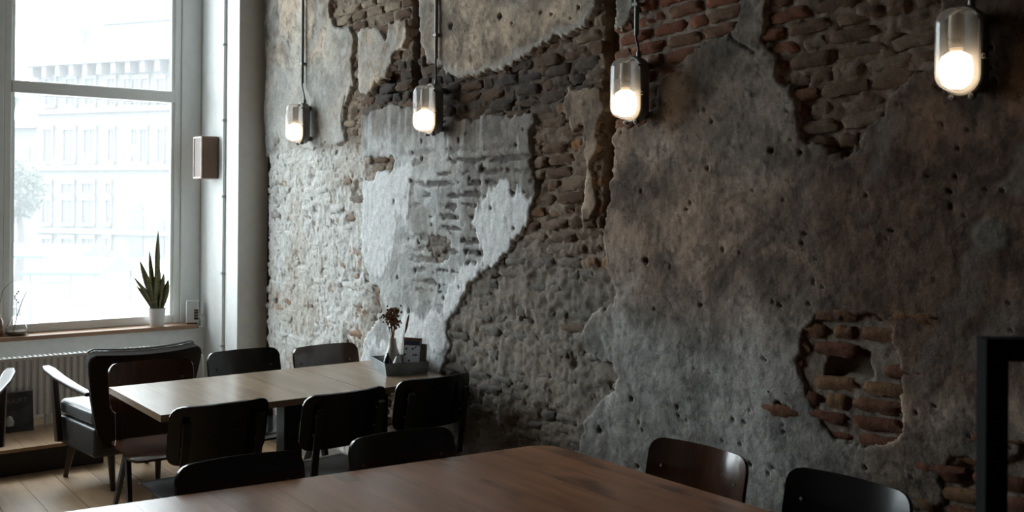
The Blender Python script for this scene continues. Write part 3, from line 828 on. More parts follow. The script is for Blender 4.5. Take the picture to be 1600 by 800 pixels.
# ================================================================== CHAIRS
def chair(name, seat_mat, back_mat, label, group):
    """school chair, local +y is the way the sitter faces, origin on the floor"""
    o = empty(name, label=label, cat='chair', group=group)
    SW, SD = .395, .39
    out = rrect(SW, SD, .05)
    # seat: plywood shell, dished, front edge rolled down
    def seat_pt(a, b):
        return .445 - .010*math.cos(a/SW*math.pi)*math.cos(b/SD*math.pi) - .05*max(0, (b-.12)/.075)**2*.35
    mb = MB(); N_ = 14
    def sf(i, j):
        a = (i-.5)*SW; b = (j-.5)*SD
        # rounded plan corners
        k = max(abs(i-.5)*2, 0); kk = max(abs(j-.5)*2, 0)
        if k > .75 and kk > .75:
            q = ((k-.75)/.25)**2 + ((kk-.75)/.25)**2
            if q > 1:
                s_ = 1/math.sqrt(q); a = math.copysign((.75+(k-.75)*s_)*SW/2, a); b = math.copysign((.75+(kk-.75)*s_)*SD/2, b)
        return (a, b, seat_pt(a, b)), (0, 0, 1)
    mb.sheet(sf, N_, N_, .011).build('seat', seat_mat, o, True, angle=50)
    # backrest: curved plywood
    BWd, BHg = .40, .235
    def bf(i, j):
        a = (i-.5)*BWd; b = (j-.5)*BHg
        k = abs(i-.5)*2; kk = abs(j-.5)*2; cx, cz = 1-.22, 1-.38
        if k > cx and kk > cz:
            q = ((k-cx)/(1-cx))**2 + ((kk-cz)/(1-cz))**2
            if q > 1:
                s_ = 1/math.sqrt(q); a = math.copysign((cx+(k-cx)*s_)*BWd/2, a); b = math.copysign((cz+(kk-cz)*s_)*BHg/2, b)
        wz = 1 - .04*(b < 0)*(-b/BHg)
        y = -.225 + 1.05*a*a - .22*(b+.0) 
        nrm = Vector((-2.1*a, 1, .22)).normalized()
        return (a*wz, y, .692 + b), nrm
    MB().sheet(bf, 18, 12, .011).build('backrest', back_mat, o, True, angle=50)
    for s in (-1, 1):
        x = s*.165
        # compass legs: front and rear meet under the seat
        for tag_, foot in ((1, .195), (-1, -.235)):
            top = Vector((x, .015 + .012*tag_, .418)); bot = Vector((x*1.12, foot, 0))
            d = bot-top
            m_ = MB(); ring = []
            for t, w, th in ((0, .048, .022), (.5, .038, .020), (1, .024, .016)):
                c = top + d*t
                ring.append([(c.x-th/2, c.y-w/2, c.z), (c.x+th/2, c.y-w/2, c.z), (c.x+th/2, c.y+w/2, c.z), (c.x-th/2, c.y+w/2, c.z)])
            vs_ = [q for r in ring for q in r]
            fs = [(0, 1, 2, 3), (8, 11, 10, 9)] + [(i*4+k, i*4+(k+1) % 4, i*4+4+(k+1) % 4, i*4+4+k) for i in range(2) for k in range(4)]
            m_.add(vs_, fs).build('leg', black_metal, o, bevel=.003)
        pp_ = [(.15, .424), (-.16, .420), (-.205, .44), (-.222, .56), (-.258, .75)]; m2 = MB(); vs2 = []
        for py_, pz_ in pp_:
            w2_ = .016 if pz_ > .43 else .010
            vs2 += [(s*.150-w2_, py_-.005, pz_-.004), (s*.150+w2_, py_-.005, pz_-.004), (s*.150+w2_, py_+.005, pz_+.004), (s*.150-w2_, py_+.005, pz_+.004)]
        m2.add(vs2, [(3, 2, 1, 0), (16, 17, 18, 19)] + [(i*4+k, i*4+(k+1) % 4, i*4+4+(k+1) % 4, i*4+4+k) for i in range(4) for k in range(4)]).build('back_post', black_metal, o, bevel=.002)
    MB().box(-.155, .155, .005, .030, .408, .426).build('cross_bar', black_metal, o, bevel=.003)
    for s in (-1, 1):
        for z in (.64, .72):
            yb = -.225 + 1.05*(.15**2) - .22*(z-.692)
            MB().tube([(s*.15, yb-.016, z), (s*.15, yb+.003, z)], .0055, 10).build('rivet', steel, o, True)
    return o
gA = 'plywood chairs around the far table'; gB = 'plywood chairs around the near table'
c_black = chair('plywood_chair', black_ply, black_ply, 'black chair at the far table beside the rug side', gA)
c_brown = chair('plywood_chair', brown_ply, brown_ply, 'brown chair', gA)
used = set()
def put(proto, bx, by, face, label, group, dz=0, tw=0):
    """bx, by = where the middle of the backrest is; face = angle of the sitter's view from +y"""
    o = proto if proto.name not in used else copy_tree(proto)
    used.add(proto.name)
    a = R(face+tw)
    f = Vector((-math.sin(a), math.cos(a), 0))
    o.location = Vector((bx, by, 0)) + f*.225
    o.rotation_euler = (0, 0, a); o['label'] = label; o['group'] = group
    return o
put(c_brown, 1.56, 4.97, 180, 'brown plywood chair in front of the armchair, window side of the far table', gA, tw=-3)
put(c_black, 2.065, 5.05, 180, 'black plywood chair on the window side of the far table, between two brown chairs', gA, tw=2)
put(c_brown, 2.50, 4.97, 180, 'brown plywood chair next to the brick wall on the window side of the far table', gA, tw=4)
put(c_black, 1.47, 3.80, 0, 'black plywood chair nearest the free end of the far table, its back to the viewer', gA, tw=1)
put(c_black, 1.985, 3.73, 0, 'middle of the three black chairs with backs turned along the far table', gA, tw=5)
put(c_black, 2.475, 3.81, 0, 'black plywood chair beside the wall below the condiment tray', gA, tw=2)
put(c_black, 1.20, 2.95, 180, 'black plywood chair at the pale left part of the near table', gB, tw=-3)
put(c_black, 1.775, 2.95, 180, 'black plywood chair at the near table close to its rounded corner', gB, tw=-3)
put(c_brown, 2.47, 2.215, 90, 'dark brown plywood chair between near table and wall, with window glare on its back', gB, tw=3)
put(c_black, 2.535, 1.70, 90, 'black plywood chair at the bottom right between near table and wall', gB, tw=2)

# ================================================================== TABLES
def clip(poly, a, b):
    """cut a convex polygon to the strip a <= x <= b"""
    def half(P, f):
        Q = []
        for i in range(len(P)):
            p, q = P[i], P[(i+1) % len(P)]
            fp, fq = f(p), f(q)
            if fp >= 0: Q.append(p)
            if (fp >= 0) != (fq >= 0):
                t = fp/(fp-fq); Q.append((p[0]+(q[0]-p[0])*t, p[1]+(q[1]-p[1])*t))
        return Q
    P = half(poly, lambda p: p[0]-a)
    return half(P, lambda p: b-p[0]) if P else P
def table(name, outline, z, th, wmat, widths, label, legs, leg_fn):
    cx = sum(p[0] for p in outline)/len(outline); cy = sum(p[1] for p in outline)/len(outline)
    o = empty(name, (cx, cy, 0), label=label, cat='table')
    P = [(a-cx, b-cy) for a, b in outline]
    x0 = min(p[0] for p in P); x1 = max(p[0] for p in P); x = x0; k = 0
    while x < x1-.004:
        e = min(x+widths[k % len(widths)], x1)
        if x1-e < .05: e = x1
        Q = clip(P, x+.0002, e-.0002)
        if len(Q) > 2: MB().prism(Q, z-th, z-.0002*(k % 2)).build('plank', wmat, o)
        x = e; k += 1
    for lx, ly in legs: leg_fn(o, lx-cx, ly-cy, z-th)
    return o
def pedestal(o, x, y, zt):
    MB().box(x-.045, x+.045, y-.045, y+.045, .02, zt-.012).build('column', black_metal, o, bevel=.004)
    MB().box(x-.04, x+.04, y-.26, y+.26, 0, .022).build('foot', black_metal, o, bevel=.006)
    MB().box(x-.03, x+.03, y-.27, y+.27, zt-.014, zt).build('bearer', black_metal, o, bevel=.003)
ya, yb_ = 3.965, 4.685
table('far_table', [(1.285, ya), (2.208, ya), (2.208, yb_), (1.285, yb_)], .75, .028, oak_far, (.155, .15, .16), 'pale oak dining table with its free end towards the armchair', [(1.55, 4.33), (2.00, 4.33)], pedestal)
table('far_table', [(2.214, ya+.004), (2.70, ya+.004), (2.70, yb_+.006), (2.214, yb_+.006)], .749, .028, oak_far, (.165, .16), 'small oak table against the brick wall carrying the condiment tray', [(2.46, 4.33)], pedestal)
out = [(.50, 1.05)]
out += [(2.27, 1.05)]
cxr, cyr, rad = 2.245-.10, 2.735-.10, .10
out += [(cxr + rad*math.cos(R(a)), cyr + rad*math.sin(R(a))) for a in range(0, 91, 10)]
out += [(.585, 2.905)]
table('near_table', out, .75, .032, oak_near, (.19, .165, .205, .18), 'large brown oak dining table with a rounded corner in the foreground', [(1.0, 1.95), (1.80, 1.9)], pedestal)

# ================================================================== ARMCHAIRS
def armchair(loc, rz, label):
    """local +y is the way the sitter faces; origin on the floor under the middle of the seat"""
    o = empty('armchair', loc, R(rz), label=label, cat='armchair', group='dark armchairs by the window')
    # back: shield shape leaning back, wings rising at the corners
    def bk(i, j):
        t = j; s = (i-.5)*2
        w = .185 + .125*t**.6
        x = s*w
        z = .27 + t*(.53 - .012*(1-abs(s)**2) )
        cr = max(0, abs(s)-.8)/.2; ct = max(0, t-.88)/.12
        if cr > 0 and ct > 0:
            q = math.hypot(cr, ct)
            if q > 1:
                x = math.copysign((.8 + .2*cr/q)*w, s); z = .27 + (.88+.12*ct/q)*.53
        y = -.21 - .16*t + .07*abs(s)**2.2*(t+.2)
        return (x, y, z), Vector((-.15*s, 1, .26)).normalized()
    b = MB().sheet(bk, 16, 12, .085).build('backrest', dark_fabric, o, True, .012, angle=60)
    rimp = [Vector(bk(i/30, 1)[0]) + Vector((0, .0, .004)) for i in range(31)]
    MB().tube(rimp, .006, 6).build('piping', seat_vinyl, b, True)
    # seat box and cushion
    MB().prism([(-.24, -.24), (.24, -.24), (.265, .26), (-.265, .26)], .20, .36).build('seat_box', side_vinyl, o, bevel=.015, seg=3)
    MB().prism([(-.235, -.20), (.235, -.20), (.262, .29), (-.262, .29)], .362, .45).build('seat_cushion', seat_vinyl, o, bevel=.03, seg=4)
    # legs
    for sx, sy in ((-1, 1), (1, 1), (-1, -1), (1, -1)):
        MB().tube([(sx*.205, .205, .21), (sx*.235, .245, 0)] if sy > 0 else [(sx*.135, -.185, .29), (sx*.125, -.205, 0)], [.024, .013], 12).build('leg', dark_lacquer, o, True)
    # arms: flat paddle on a slanting front support
    for s in (-1, 1):
        pts = [(s*.275, -.27, .555), (s*.30, -.10, .575), (s*.315, .10, .597), (s*.315, .28, .617), (s*.310, .37, .622)]
        mb = MB(); ring = []
        for k, p in enumerate(pts):
            w = (.020, .026, .031, .032, .020)[k]; th = .011
            ring.append([(p[0]-w, p[1], p[2]-th), (p[0]+w, p[1], p[2]-th), (p[0]+w, p[1], p[2]+th), (p[0]-w, p[1], p[2]+th)])
        vs_ = [q for r in ring for q in r]; m_ = len(ring)
        fs = [(3, 2, 1, 0), tuple((m_-1)*4+k for k in range(4))] + [(i*4+k, i*4+(k+1) % 4, i*4+4+(k+1) % 4, i*4+4+k) for i in range(m_-1) for k in range(4)]
        a = mb.add(vs_, fs).build('armrest', dark_lacquer, o, bevel=.007, seg=3)
        MB().prism([(.275, .61), (.325, .612), (.225, .215), (.165, .225)], s*.288-.016, s*.288+.016, lambda p, q, c: (c, p, q)).build('arm_support', dark_lacquer, o, bevel=.006)
    return o
armchair((1.69, 5.88, 0), 4, 'dark armchair with its back to the viewer, behind the far table')
armchair((.765, 6.0, 0), -18, 'dark armchair at the left edge of the picture, only its arm in view')

# ================================================================== RADIATOR
rad_o = empty('radiator', (0, 0, 0), label='white ribbed panel radiator below the window sill', cat='radiator')
zr0, zr1, xr0, xr1, yr0 = .235, .598, -.6, 2.36, 6.80
mb = MB(); nfl = 74; P = []
for k in range(nfl*4+1):
    x = xr0 + (xr1-xr0)*k/(nfl*4); ph = k % 4
    P.append((x, yr0 + (.0 if ph in (0, 1) else .010)))
vs_ = [(x, y, zr0) for x, y in P] + [(x, y, zr1-.012) for x, y in P]
mb.add(vs_, [(i, i+1, len(P)+i+1, len(P)+i) for i in range(len(P)-1)]).build('ribbed_panel', radiator_white, rad_o)
MB().box(xr0, xr1, yr0+.012, yr0+.016, zr0, zr1-.01).build('panel_back', radiator_white, rad_o)
tg = MB()
MB().box(xr0-.005, xr1+.005, yr0-.004, yr0+.008, zr1-.014, zr1+.006).build('top_edge', radiator_white, rad_o, bevel=.003)
for k in range(100):
    x = xr0 + (xr1-xr0)*(k+.5)/100
    tg.box(x-.004, x+.004, yr0+.006, yr0+.085, zr1-.004, zr1+.004)
tg.build('top_grille', radiator_white, rad_o)
MB().box(xr1, xr1+.006, yr0-.002, yr0+.088, zr0, zr1+.005).build('side_cover', radiator_white, rad_o, bevel=.002)
MB().box(xr0, xr1, yr0+.08, yr0+.088, zr0, zr1+.0).build('rear_panel', radiator_white, rad_o)
for x in (-.3, .6, 1.5, 2.2):
    MB().box(x-.015, x+.015, yr0+.02, yr0+.07, PLAT_Z if x < PLAT_X1 else 0, zr0+.02).build('foot', radiator_white, rad_o, bevel=.003)
MB().tube([(2.36, 6.86, .52), (2.46, 6.86, .53), (2.50, 6.86, .51), (2.51, 6.86, .43), (2.51, 6.86, 0.0)], .013, 12).build('supply_pipe', radiator_white, rad_o, True)
# board leaning on the radiator
bd = empty('poster_board', (1.315, 6.74, PLAT_Z), R(2), label='dark printed board leaning against the radiator', cat='board')
pm, t, b, N, L = nt('dark_print')
co = texco(t)
L.new(ramp(t, noise(t, co, 9, 3, .5), [(.42, (.012, .012, .012)), (.6, (.05, .045, .04))]), b.inputs['Base Color']); b.inputs['Roughness'].default_value = .5
TL = R(-9)
lean = Matrix.Rotation(TL, 4, 'X')
MB().box(-.085, .085, -.004, .004, 0, .245).xf(lean).build('board', pm, bd)
MB().box(-.087, .087, -.006, .006, .243, .249).xf(lean).build('top_edge', plain('grey_trim', (.25, .24, .22), .6), bd)
def text(body, size, mat, parent, mtx, name='lettering'):
    cu = bpy.data.curves.new(name, 'FONT'); cu.body = body; cu.size = size; cu.extrude = .0004; cu.align_x = 'CENTER'
    ob = bpy.data.objects.new(name, cu); col.objects.link(ob)
    dg = bpy.context.evaluated_depsgraph_get(); me = bpy.data.meshes.new_from_object(ob.evaluated_get(dg))
    bpy.data.objects.remove(ob); bpy.data.curves.remove(cu)
    me.transform(mtx); me.materials.clear(); me.materials.append(mat)
    o2 = bpy.data.objects.new(name, me); col.objects.link(o2); o2.parent = parent; return o2
text('BUURT', .040, plain('faded_red_print', (.17, .10, .09), .6), bd, lean @ Matrix.Translation((-.012, -.0046, .178)) @ Matrix.Rotation(R(90), 4, 'X'))
MB().lathe([(0, 0), (.022, .006), (.026, .03), (.014, .06), (0, .068)], 16, (-.062, -.034, .045)).build('pale_emblem', plain('pale_print', (.4, .38, .35), .6), bd, True)

# ================================================================== THINGS ON THE SILL
# snake plant
pp = ony(245, 512, 7.17)
pl = empty('potted_plant', (pp.x, 7.17, SILL_Z), label='snake plant in a white pot on the window sill', cat='plant')
pot_m = plain('white_pot', (.66, .66, .65), .4, var=.04)
MB().lathe([(.0, 0), (.046, 0), (.060, .118), (.062, .125), (.056, .125), (.053, .108), (0, .106)], 28).build('pot', pot_m, pl, True)
MB().lathe([(0, .112), (.04, .112), (.054, .108)], 20).build('soil', plain('soil', (.03, .022, .016), .95, bmp=.6), pl)
lm, t, b, N, L = nt('snake_plant_leaf')
co = texco(t)
wv = noise(t, co, 30, 4, .6, (.6, .6, 3))
L.new(ramp(t, wv, [(.35, (.045, .050, .018)), (.55, (.12, .105, .035)), (.75, (.26, .19, .07))]), b.inputs['Base Color']); b.inputs['Roughness'].default_value = .4
def leaf(base, tip, w, bend, ang):
    base, tip = Vector(base), Vector(tip)
    d = tip-base; side = Vector((math.cos(ang), math.sin(ang), 0))
    mb = MB()
    def f(i, j):
        wd = w*1.45*(.50+.95*j-1.44*j**3.2 if j < .97 else .04)
        p = base + d*j + Vector((bend[0], bend[1], 0))*math.sin(j*math.pi) + side*((i-.5)*2*wd) 
        nr = Vector((-side.y, side.x, 0)); p = p + nr*(.35*wd*(abs(i-.5)*2)**2)
        return p, nr
    return mb.sheet(f, 4, 14, .003).build('leaf', lm, pl, True, angle=70)
px2 = lambda u, v: Vector((ony(u, v, 7.17).x - pp.x, 0, ony(u, v, 7.17).z - SILL_Z))
for (u, v, bu, w, yo, an, bend) in [(207,432,242,.020,-.02,.5,(.02,0)), (219,407,243,.021,.01,-.3,(.005,0)), (247,361,246,.018,.0,.2,(0,0)), (235,393,244,.016,.02,-.5,(-.006,0)),
        (241,403,247,.014,-.015,.8,(.004,0)), (257,427,249,.021,.015,.2,(.004,0)), (262,436,251,.020,-.01,-.4,(.006,0)), (253,452,249,.017,-.025,.9,(0,0)), (214,446,241,.016,.02,.2,(.012,0)), (228,432,243,.018,-.03,.1,(.004,0)), (250,410,247,.016,.025,-.2,(.002,0)), (240,440,245,.017,-.03,.4,(0,0)), (249,382,248,.012,.01,1.2,(.003,0)), (262,462,252,.010,.02,.4,(.003,0))]:
    tp = px2(u, v); bs = px2(bu, 488)
    leaf((bs.x*.8, yo*.5, .10), (tp.x, yo, tp.z), w, bend, an)
MB().tube([(.03, 0, .10), (.052, -.01, .20), (.07, -.01, .27)], [.003, .0025, .001], 6).build('twig', plain('dry_twig', (.2, .15, .1), .8), pl, True)
# router
rp = ony(300.5, 512, 7.15)
ro = empty('router', (rp.x, 7.15, SILL_Z), R(-22), label='white upright router on the right end of the sill', cat='router')
MB().prism(rrect(.088, .055, .012), .006, .168).build('body', plain('white_plastic', (.70, .71, .71), .4, var=.03), ro, bevel=.004)
MB().prism(rrect(.08, .048, .010), 0, .006).build('foot', black_metal, ro)
pt = MB().box(.014, .041, -.0290, -.0276, .030, .105).build('port_panel', black_metal, ro)
for z in (.045, .065, .085):
    MB().box(.019, .036, -.0302, -.0290, z, z+.011).build('port', plain('port_plastic', (.35, .25, .12), .5), pt)
MB().tube([(.034, -.029, .05), (.050, -.045, .055), (.072, -.05, .03), (.078, -.052, -.03)], .003, 8).build('cable', pot_m, ro, True)
MB().tube([(.034, -.029, .07), (.060, -.045, .072), (.085, -.05, .04), (.090, -.052, -.03)], .003, 8).build('cable', pot_m, ro, True)
# glass flask with a twig
fp = ony(26, 520, 7.17)
fo = empty('glass_flask', (fp.x, 7.17, SILL_Z), label='squat clear glass flask holding a twig at the left end of the sill', cat='vase')
MB().lathe([(.0, .004), (.055, .004), (.070, .022), (.066, .050), (.040, .095), (.020, .135), (.018, .185), (.023, .19)], 28).build('glass', clear_glass, fo, True)
MB().lathe([(.0, .006), (.053, .006), (.067, .022), (.066, .030), (0, .030)], 24).build('water', plain('murky_water', (.22, .18, .13), .15), fo, True)
MB().tube([(-.02, 0, .02), (.0, 0, .12), (.03, 0, .22), (.06, 0, .29)], [.003, .003, .002, .001], 6).build('twig', MATS['dry_twig'], fo, True)
mb = MB()
for k in range(6): mb.lathe([(0, -.008), (.006, 0), (0, .010)], 6, (-.004+.012*math.cos(k*1.3), .01*math.sin(k*2), .215+.014*k))
mb.tube([(.0, 0, .1), (-.004, 0, .215)], .0015, 5)
mb.build('dried_bloom', plain('blue_grey_bloom', (.25, .35, .40), .8), fo)
bp = ony(-4, 524, 7.17)
bo = empty('amber_bottle', (bp.x, 7.17, SILL_Z), label='brown bottle with a stem at the extreme left of the sill', cat='bottle')
MB().lathe([(0, 0), (.030, 0), (.033, .006), (.033, .10), (.014, .135), (.013, .17), (.016, .172), (0, .172)], 20).build('glass', plain('amber_glass', (.16, .07, .03), .2), bo, True)
MB().tube([(0, 0, .16), (.03, 0, .30), (.085, 0, .36)], [.003, .002, .001], 6).build('stem', MATS['dry_twig'], bo, True)

# wooden loudspeaker on the reveal
so = empty('loudspeaker', (2.606, 6.87, ony(326, 246, 6.87).z), label='small wooden loudspeaker box mounted on the window reveal', cat='speaker')
spw = wood('speaker_wood', (.13, .075, .05), (.24, .15, .10), .5, 2, 8, .05)
MB().prism([(-.105, .0), (.005, -.02), (.020, .02), (.010, .16), (-.105, .16)], -.15, .15).build('cabinet', spw, so, bevel=.012, seg=3)
fr = MB()
MB().box(-.109, -.104, .015, .148, -.135, .135).build('grille', wood('speaker_front', (.09, .04, .02), (.16, .075, .04), .5, 2, 8, .05), so)
for nm, a in (('front_trim', (-.113, -.104, .002, .012, -.148, .148)), ('front_trim', (-.113, -.104, .150, .160, -.148, .148)), ('front_trim', (-.113, -.104, .012, .150, .136, .148)), ('front_trim', (-.113, -.104, .012, .150, -.148, -.136))):
    MB().box(*a).build(nm, plain('pale_wood_trim', (.62, .50, .40), .5), so)

# ================================================================== TRAY ON THE FAR TABLE
TZ = .7495
tr = empty('condiment_tray', (2.59, 4.32, TZ), R(-14), label='galvanised tin tray on the far table by the wall', cat='tray')
tw, td, thh = .105, .125, .058
MB().box(-tw, tw, -td, td, 0, .003).build('base', galv, tr)
MB().prism([(-tw, 0), (tw, 0), (tw+.008, thh), (-tw-.008, thh)], -td-.002, -td, lambda a, b_, c: (a, c, b_)).build('side', galv, tr)
MB().prism([(-tw, 0), (tw, 0), (tw+.008, thh), (-tw-.008, thh)], td, td+.002, lambda a, b_, c: (a, c, b_)).build('side', galv, tr)
for s in (-1, 1):
    MB().add([(s*tw, -td-.002, 0), (s*tw, td+.002, 0), (s*(tw+.008), td+.002, thh), (s*(tw+.008), -td-.002, thh), (s*(tw-.002), -td, 0), (s*(tw-.002), td, 0), (s*(tw+.006), td, thh), (s*(tw+.006), -td, thh)],
             [(0,1,2,3), (7,6,5,4), (3,2,6,7), (0,4,5,1), (0,3,7,4), (1,5,6,2)]).build('side', galv, tr)
rp_ = [(-tw-.008, -td-.002, thh), (tw+.008, -td-.002, thh), (tw+.008, td+.002, thh), (-tw-.008, td+.002, thh), (-tw-.008, -td-.002, thh)]
MB().tube(rp_, .0035, 6).build('rolled_rim', galv, tr, True)
Rz = Matrix.Rotation(R(-14), 3, 'Z')
def in_tray(x, y): return tuple(Vector((2.59, 4.32, TZ+.003)) + Rz @ Vector((x, y, 0)))
# bottle vase with dried flowers
vo = empty('flower_vase', in_tray(-.02, .060), label='pale bottle vase with brown dried flowers in the tray', cat='vase')
MB().lathe([(0, 0), (.034, 0), (.043, .02), (.042, .06), (.022, .11), (.0155, .15), (.018, .155), (.010, .155), (.008, .12), (0, .11)], 24).build('bottle', plain('cream_glaze', (.60, .55, .48), .3, var=.1), vo, True)
fm = plain('dried_flower', (.20, .095, .04), .9, var=.5, scale=60)
stm = plain('dried_stem', (.40, .28, .16), .8)
fr_ = random.Random(4)
for k in range(16):
    a = fr_.uniform(0, 6.28); rr_ = fr_.uniform(.004, .045); h = fr_.uniform(.225, .295)
    tip = Vector((rr_*math.cos(a)-.012, rr_*math.sin(a)*.8, h))
    st_ = MB().tube([(0, 0, .12), (tip.x*.35, tip.y*.35, .19), tip], [.0022, .002, .0015], 5).build('stem', stm, vo, True)
    mb = MB()
    for q in range(14):
        c = tip + Vector((fr_.gauss(0, .011), fr_.gauss(0, .011), fr_.gauss(0, .010)))
        r0 = fr_.uniform(.004, .008)
        mb.lathe([(0, -r0), (r0*.9, -r0*.3), (r0*.7, r0*.6), (0, r0)], 6, c)
    mb.build('flower_head', fm, st_)
# grass stalk
mb = MB()
go = empty('dried_stalk', in_tray(.030, .075), label='single brown dried seed stalk standing beside the menus', cat='dried stalk')
MB().tube([(0, 0, 0), (.006, -.002, .12), (.022, -.006, .20)], .0018, 6).build('stem', stm, go, True)
MB().tube([(.020, -.006, .175), (.026, -.008, .21), (.034, -.010, .25), (.040, -.012, .275)], [.003, .007, .006, .001], 8).build('seed_head', fm, go, True)
def shaker(loc, m, lab):
    o = empty('shaker', loc, label=lab, cat='shaker', group='teardrop shakers in the tray')
    MB().lathe([(0, 0), (.026, 0), (.031, .012), (.030, .030), (.020, .058), (.009, .080), (.004, .088), (0, .089)], 20).build('body', m, o, True)
    MB().lathe([(.0, .086), (.006, .087), (.006, .094), (0, .096)], 12).build('stopper', steel, o, True)
shaker(in_tray(-.072, -.032), plain('black_glaze', (.015, .015, .017), .25), 'black teardrop shaker at the left of the tray')
shaker(in_tray(-.038, -.085), plain('white_glaze', (.62, .63, .63), .3, var=.05), 'white teardrop shaker at the front of the tray')
# menus
mpm, t, b, N, L = nt('menu_print')
co = texco(t, 'Object')
sp = N.new('ShaderNodeSeparateXYZ'); L.new(co, sp.inputs[0])
vor = N.new('ShaderNodeTexVoronoi'); vor.inputs['Scale'].default_value = 46; L.new(co, vor.inputs['Vector'])
base = ramp(t, vor.outputs['Distance'], [(.22, (.02, .025, .05)), (.36, (.55, .57, .58))])
base = mixc(t, ramp(t, noise(t, co, 16, 2), [(.56, (0,)*3), (.62, (.8,)*3)]), base, (.35, .20, .12))
mr = N.new('ShaderNodeMapRange'); mr.inputs['From Min'].default_value = .124; mr.inputs['From Max'].default_value = .126
L.new(sp.outputs['Z'], mr.inputs['Value'])
base = mixc(t, mr.outputs[0], base, (.012, .020, .045))
L.new(base, b.inputs['Base Color']); b.inputs['Roughness'].default_value = .5
def menu(off, h, w, m, lab, th=.006):
    o = empty('menu_card', in_tray(*off), R(-58), label=lab, cat='menu', group='menus standing in the tray')
    MB().box(-w/2, w/2, -th/2, th/2, 0, h).xf(Matrix.Rotation(R(-7), 4, 'X')).build('cover', m, o, bevel=.001)
    return o
menu((.048, -.030), .148, .088, mpm, 'printed menu with a blue heading and drawings, foremost in the tray')
menu((.058, -.008), .160, .100, wood('menu_board', (.25, .13, .07), (.42, .24, .14), .6, 2, 8, .05), 'orange-brown wooden menu board behind the printed menu', .008)
menu((.090, -.088), .138, .030, plain('dark_cover', (.03, .018, .016), .5), 'dark narrow menu cover at the right of the printed menu', .018)

# ================================================================== BLACK STEEL FRAME AT THE RIGHT EDGE
fd = 1.55
matte_black = plain('matte_black_steel', (.006, .006, .006), .85, spec=.1)
A = CAM + ray(1551, 545)*fd
fo_ = empty('steel_frame', (A.x, A.y, 0), math.atan2(RT0.y, RT0.x), label='black square-tube steel frame in the right foreground', cat='frame')
ht = A.z; wdt = .035
MB().box(-wdt/2, wdt/2, -wdt/2, wdt/2, 0, ht+wdt/2).build('upright', matte_black, fo_, bevel=.002)
MB().box(wdt/2, .62, -wdt/2, wdt/2, ht-wdt/2, ht+wdt/2).build('top_rail', matte_black, fo_, bevel=.002)
MB().box(.62, .62+wdt, -wdt/2, wdt/2, 0, ht+wdt/2).build('upright', matte_black, fo_, bevel=.002)
MB().box(wdt/2, .62, -wdt/2, wdt/2, .05, .05+wdt).build('bottom_rail', matte_black, fo_, bevel=.002)

# ================================================================== OUTSIDE
GZ = -2.0
MB().box(-80, 120, 7.55, 140, GZ-.3, GZ).build('street_ground', plain('paving', (.38, .38, .375), .9), kind='structure', label='pale street paving outside the window')
stone = plain('pale_stone', (.076, .075, .073), .9, var=.06, scale=.6)
stone2 = plain('pale_stone_trim', (.086, .085, .084), .9, var=.04)
shade = plain('dark_pane', (.040, .043, .045), .6)
roofm = plain('slate_roof', (.055, .057, .058), .8)
c165 = CAM + ray(165, VPY)*60
FD = Vector((.505, -.863, 0)).normalized(); FN = Vector((-.863, -.505, 0)).normalized()     # along the facade to the right, outward normal
def facade(u, v, origin=c165):
    d = ray(u, v); tt = (origin-CAM).dot(FN)/d.dot(FN); p = CAM + d*tt
    return (p-origin).dot(FD), p.z
bang = math.atan2(FD.y, FD.x)
bd_o = empty('townhouse', (c165.x, c165.y, GZ), bang, label='pale stone building with many tall windows across the street', cat='building')
# local: x along facade, -y outwards (towards us), z from the street
def fz(u, v): s, z = facade(u, v); return s, z-GZ
xl = fz(58, 200)[0]; xr_ = fz(330, 200)[0]; ztop = fz(165, 88)[1]
MB().box(xl, xr_, 0, 14, 0, ztop).build('wall', stone, bd_o)
MB().box(xl-.5, xr_, -.9, 0, ztop-.5, ztop+.35).build('cornice', stone2, bd_o)
x = xl
while x < xr_:
    MB().box(x, x+.35, -.7, 0, ztop-1.15, ztop-.5).build('bracket', stone2, bd_o); x += 1.1
for vv in (172, 262, 362):
    z = fz(165, vv)[1]; MB().box(xl, xr_, -.25, 0, z-.15, z+.15).build('string_course', stone2, bd_o)
def bwin(u0, v0, u1, v1, arch=False):
    a, zt_ = fz(u0, v0); b_, zb = fz(u1, v1)
    zt_ = fz((u0+u1)/2, v0)[1]; zb = fz((u0+u1)/2, v1)[1]
    o = MB().box(a-.14, b_+.14, -.16, .0, zb-.2, zb).add([], []).box(a-.14, a, -.10, 0, zb, zt_).box(b_, b_+.14, -.10, 0, zb, zt_).box(a-.2, b_+.2, -.18, 0, zt_, zt_+.25).build('window', stone2, bd_o)
    MB().box(a, b_, -.03, 0, zb, zt_).build('pane', shade, o)
    MB().box((a+b_)/2-.05, (a+b_)/2+.05, -.06, 0, zb, zt_).build('mullion', stone2, o)
for (u0, u1) in ((73,87),(105,119),(135,149),(170,180),(196,205),(208,217),(222,231),(247,257)): bwin(u0, 124, u1, 164)
for (u0, u1) in ((70,82),(101,117),(133,149),(171,178),(207,215),(221,229),(248,255)): bwin(u0, 203, u1, 252)
for (u0, u1) in ((68,80),(98,115),(130,147),(167,173)):
    bwin(u0, 313, u1, 348); bwin(u0, 287, u1, 302); bwin(u0, 373, u1, 386)
for (u0, u1, va) in ((161,173,350),(248,257,352),(201,224,336)):
    a, _ = fz(u0, 390); b_, _ = fz(u1, 390); zt_ = fz((u0+u1)/2, va)[1]
    d_ = MB().box(a, b_, -.05, 0, .2, zt_).build('doorway', shade, bd_o)
    r0 = (b_-a)/2
    MB().prism([((a+b_)/2 + r0*math.cos(R(q)), zt_+.15+r0*math.sin(R(q))) for q in range(0, 181, 15)], -.06, 0, lambda p, q, c: (p, c, q)).build('arch_pane', shade, d_)
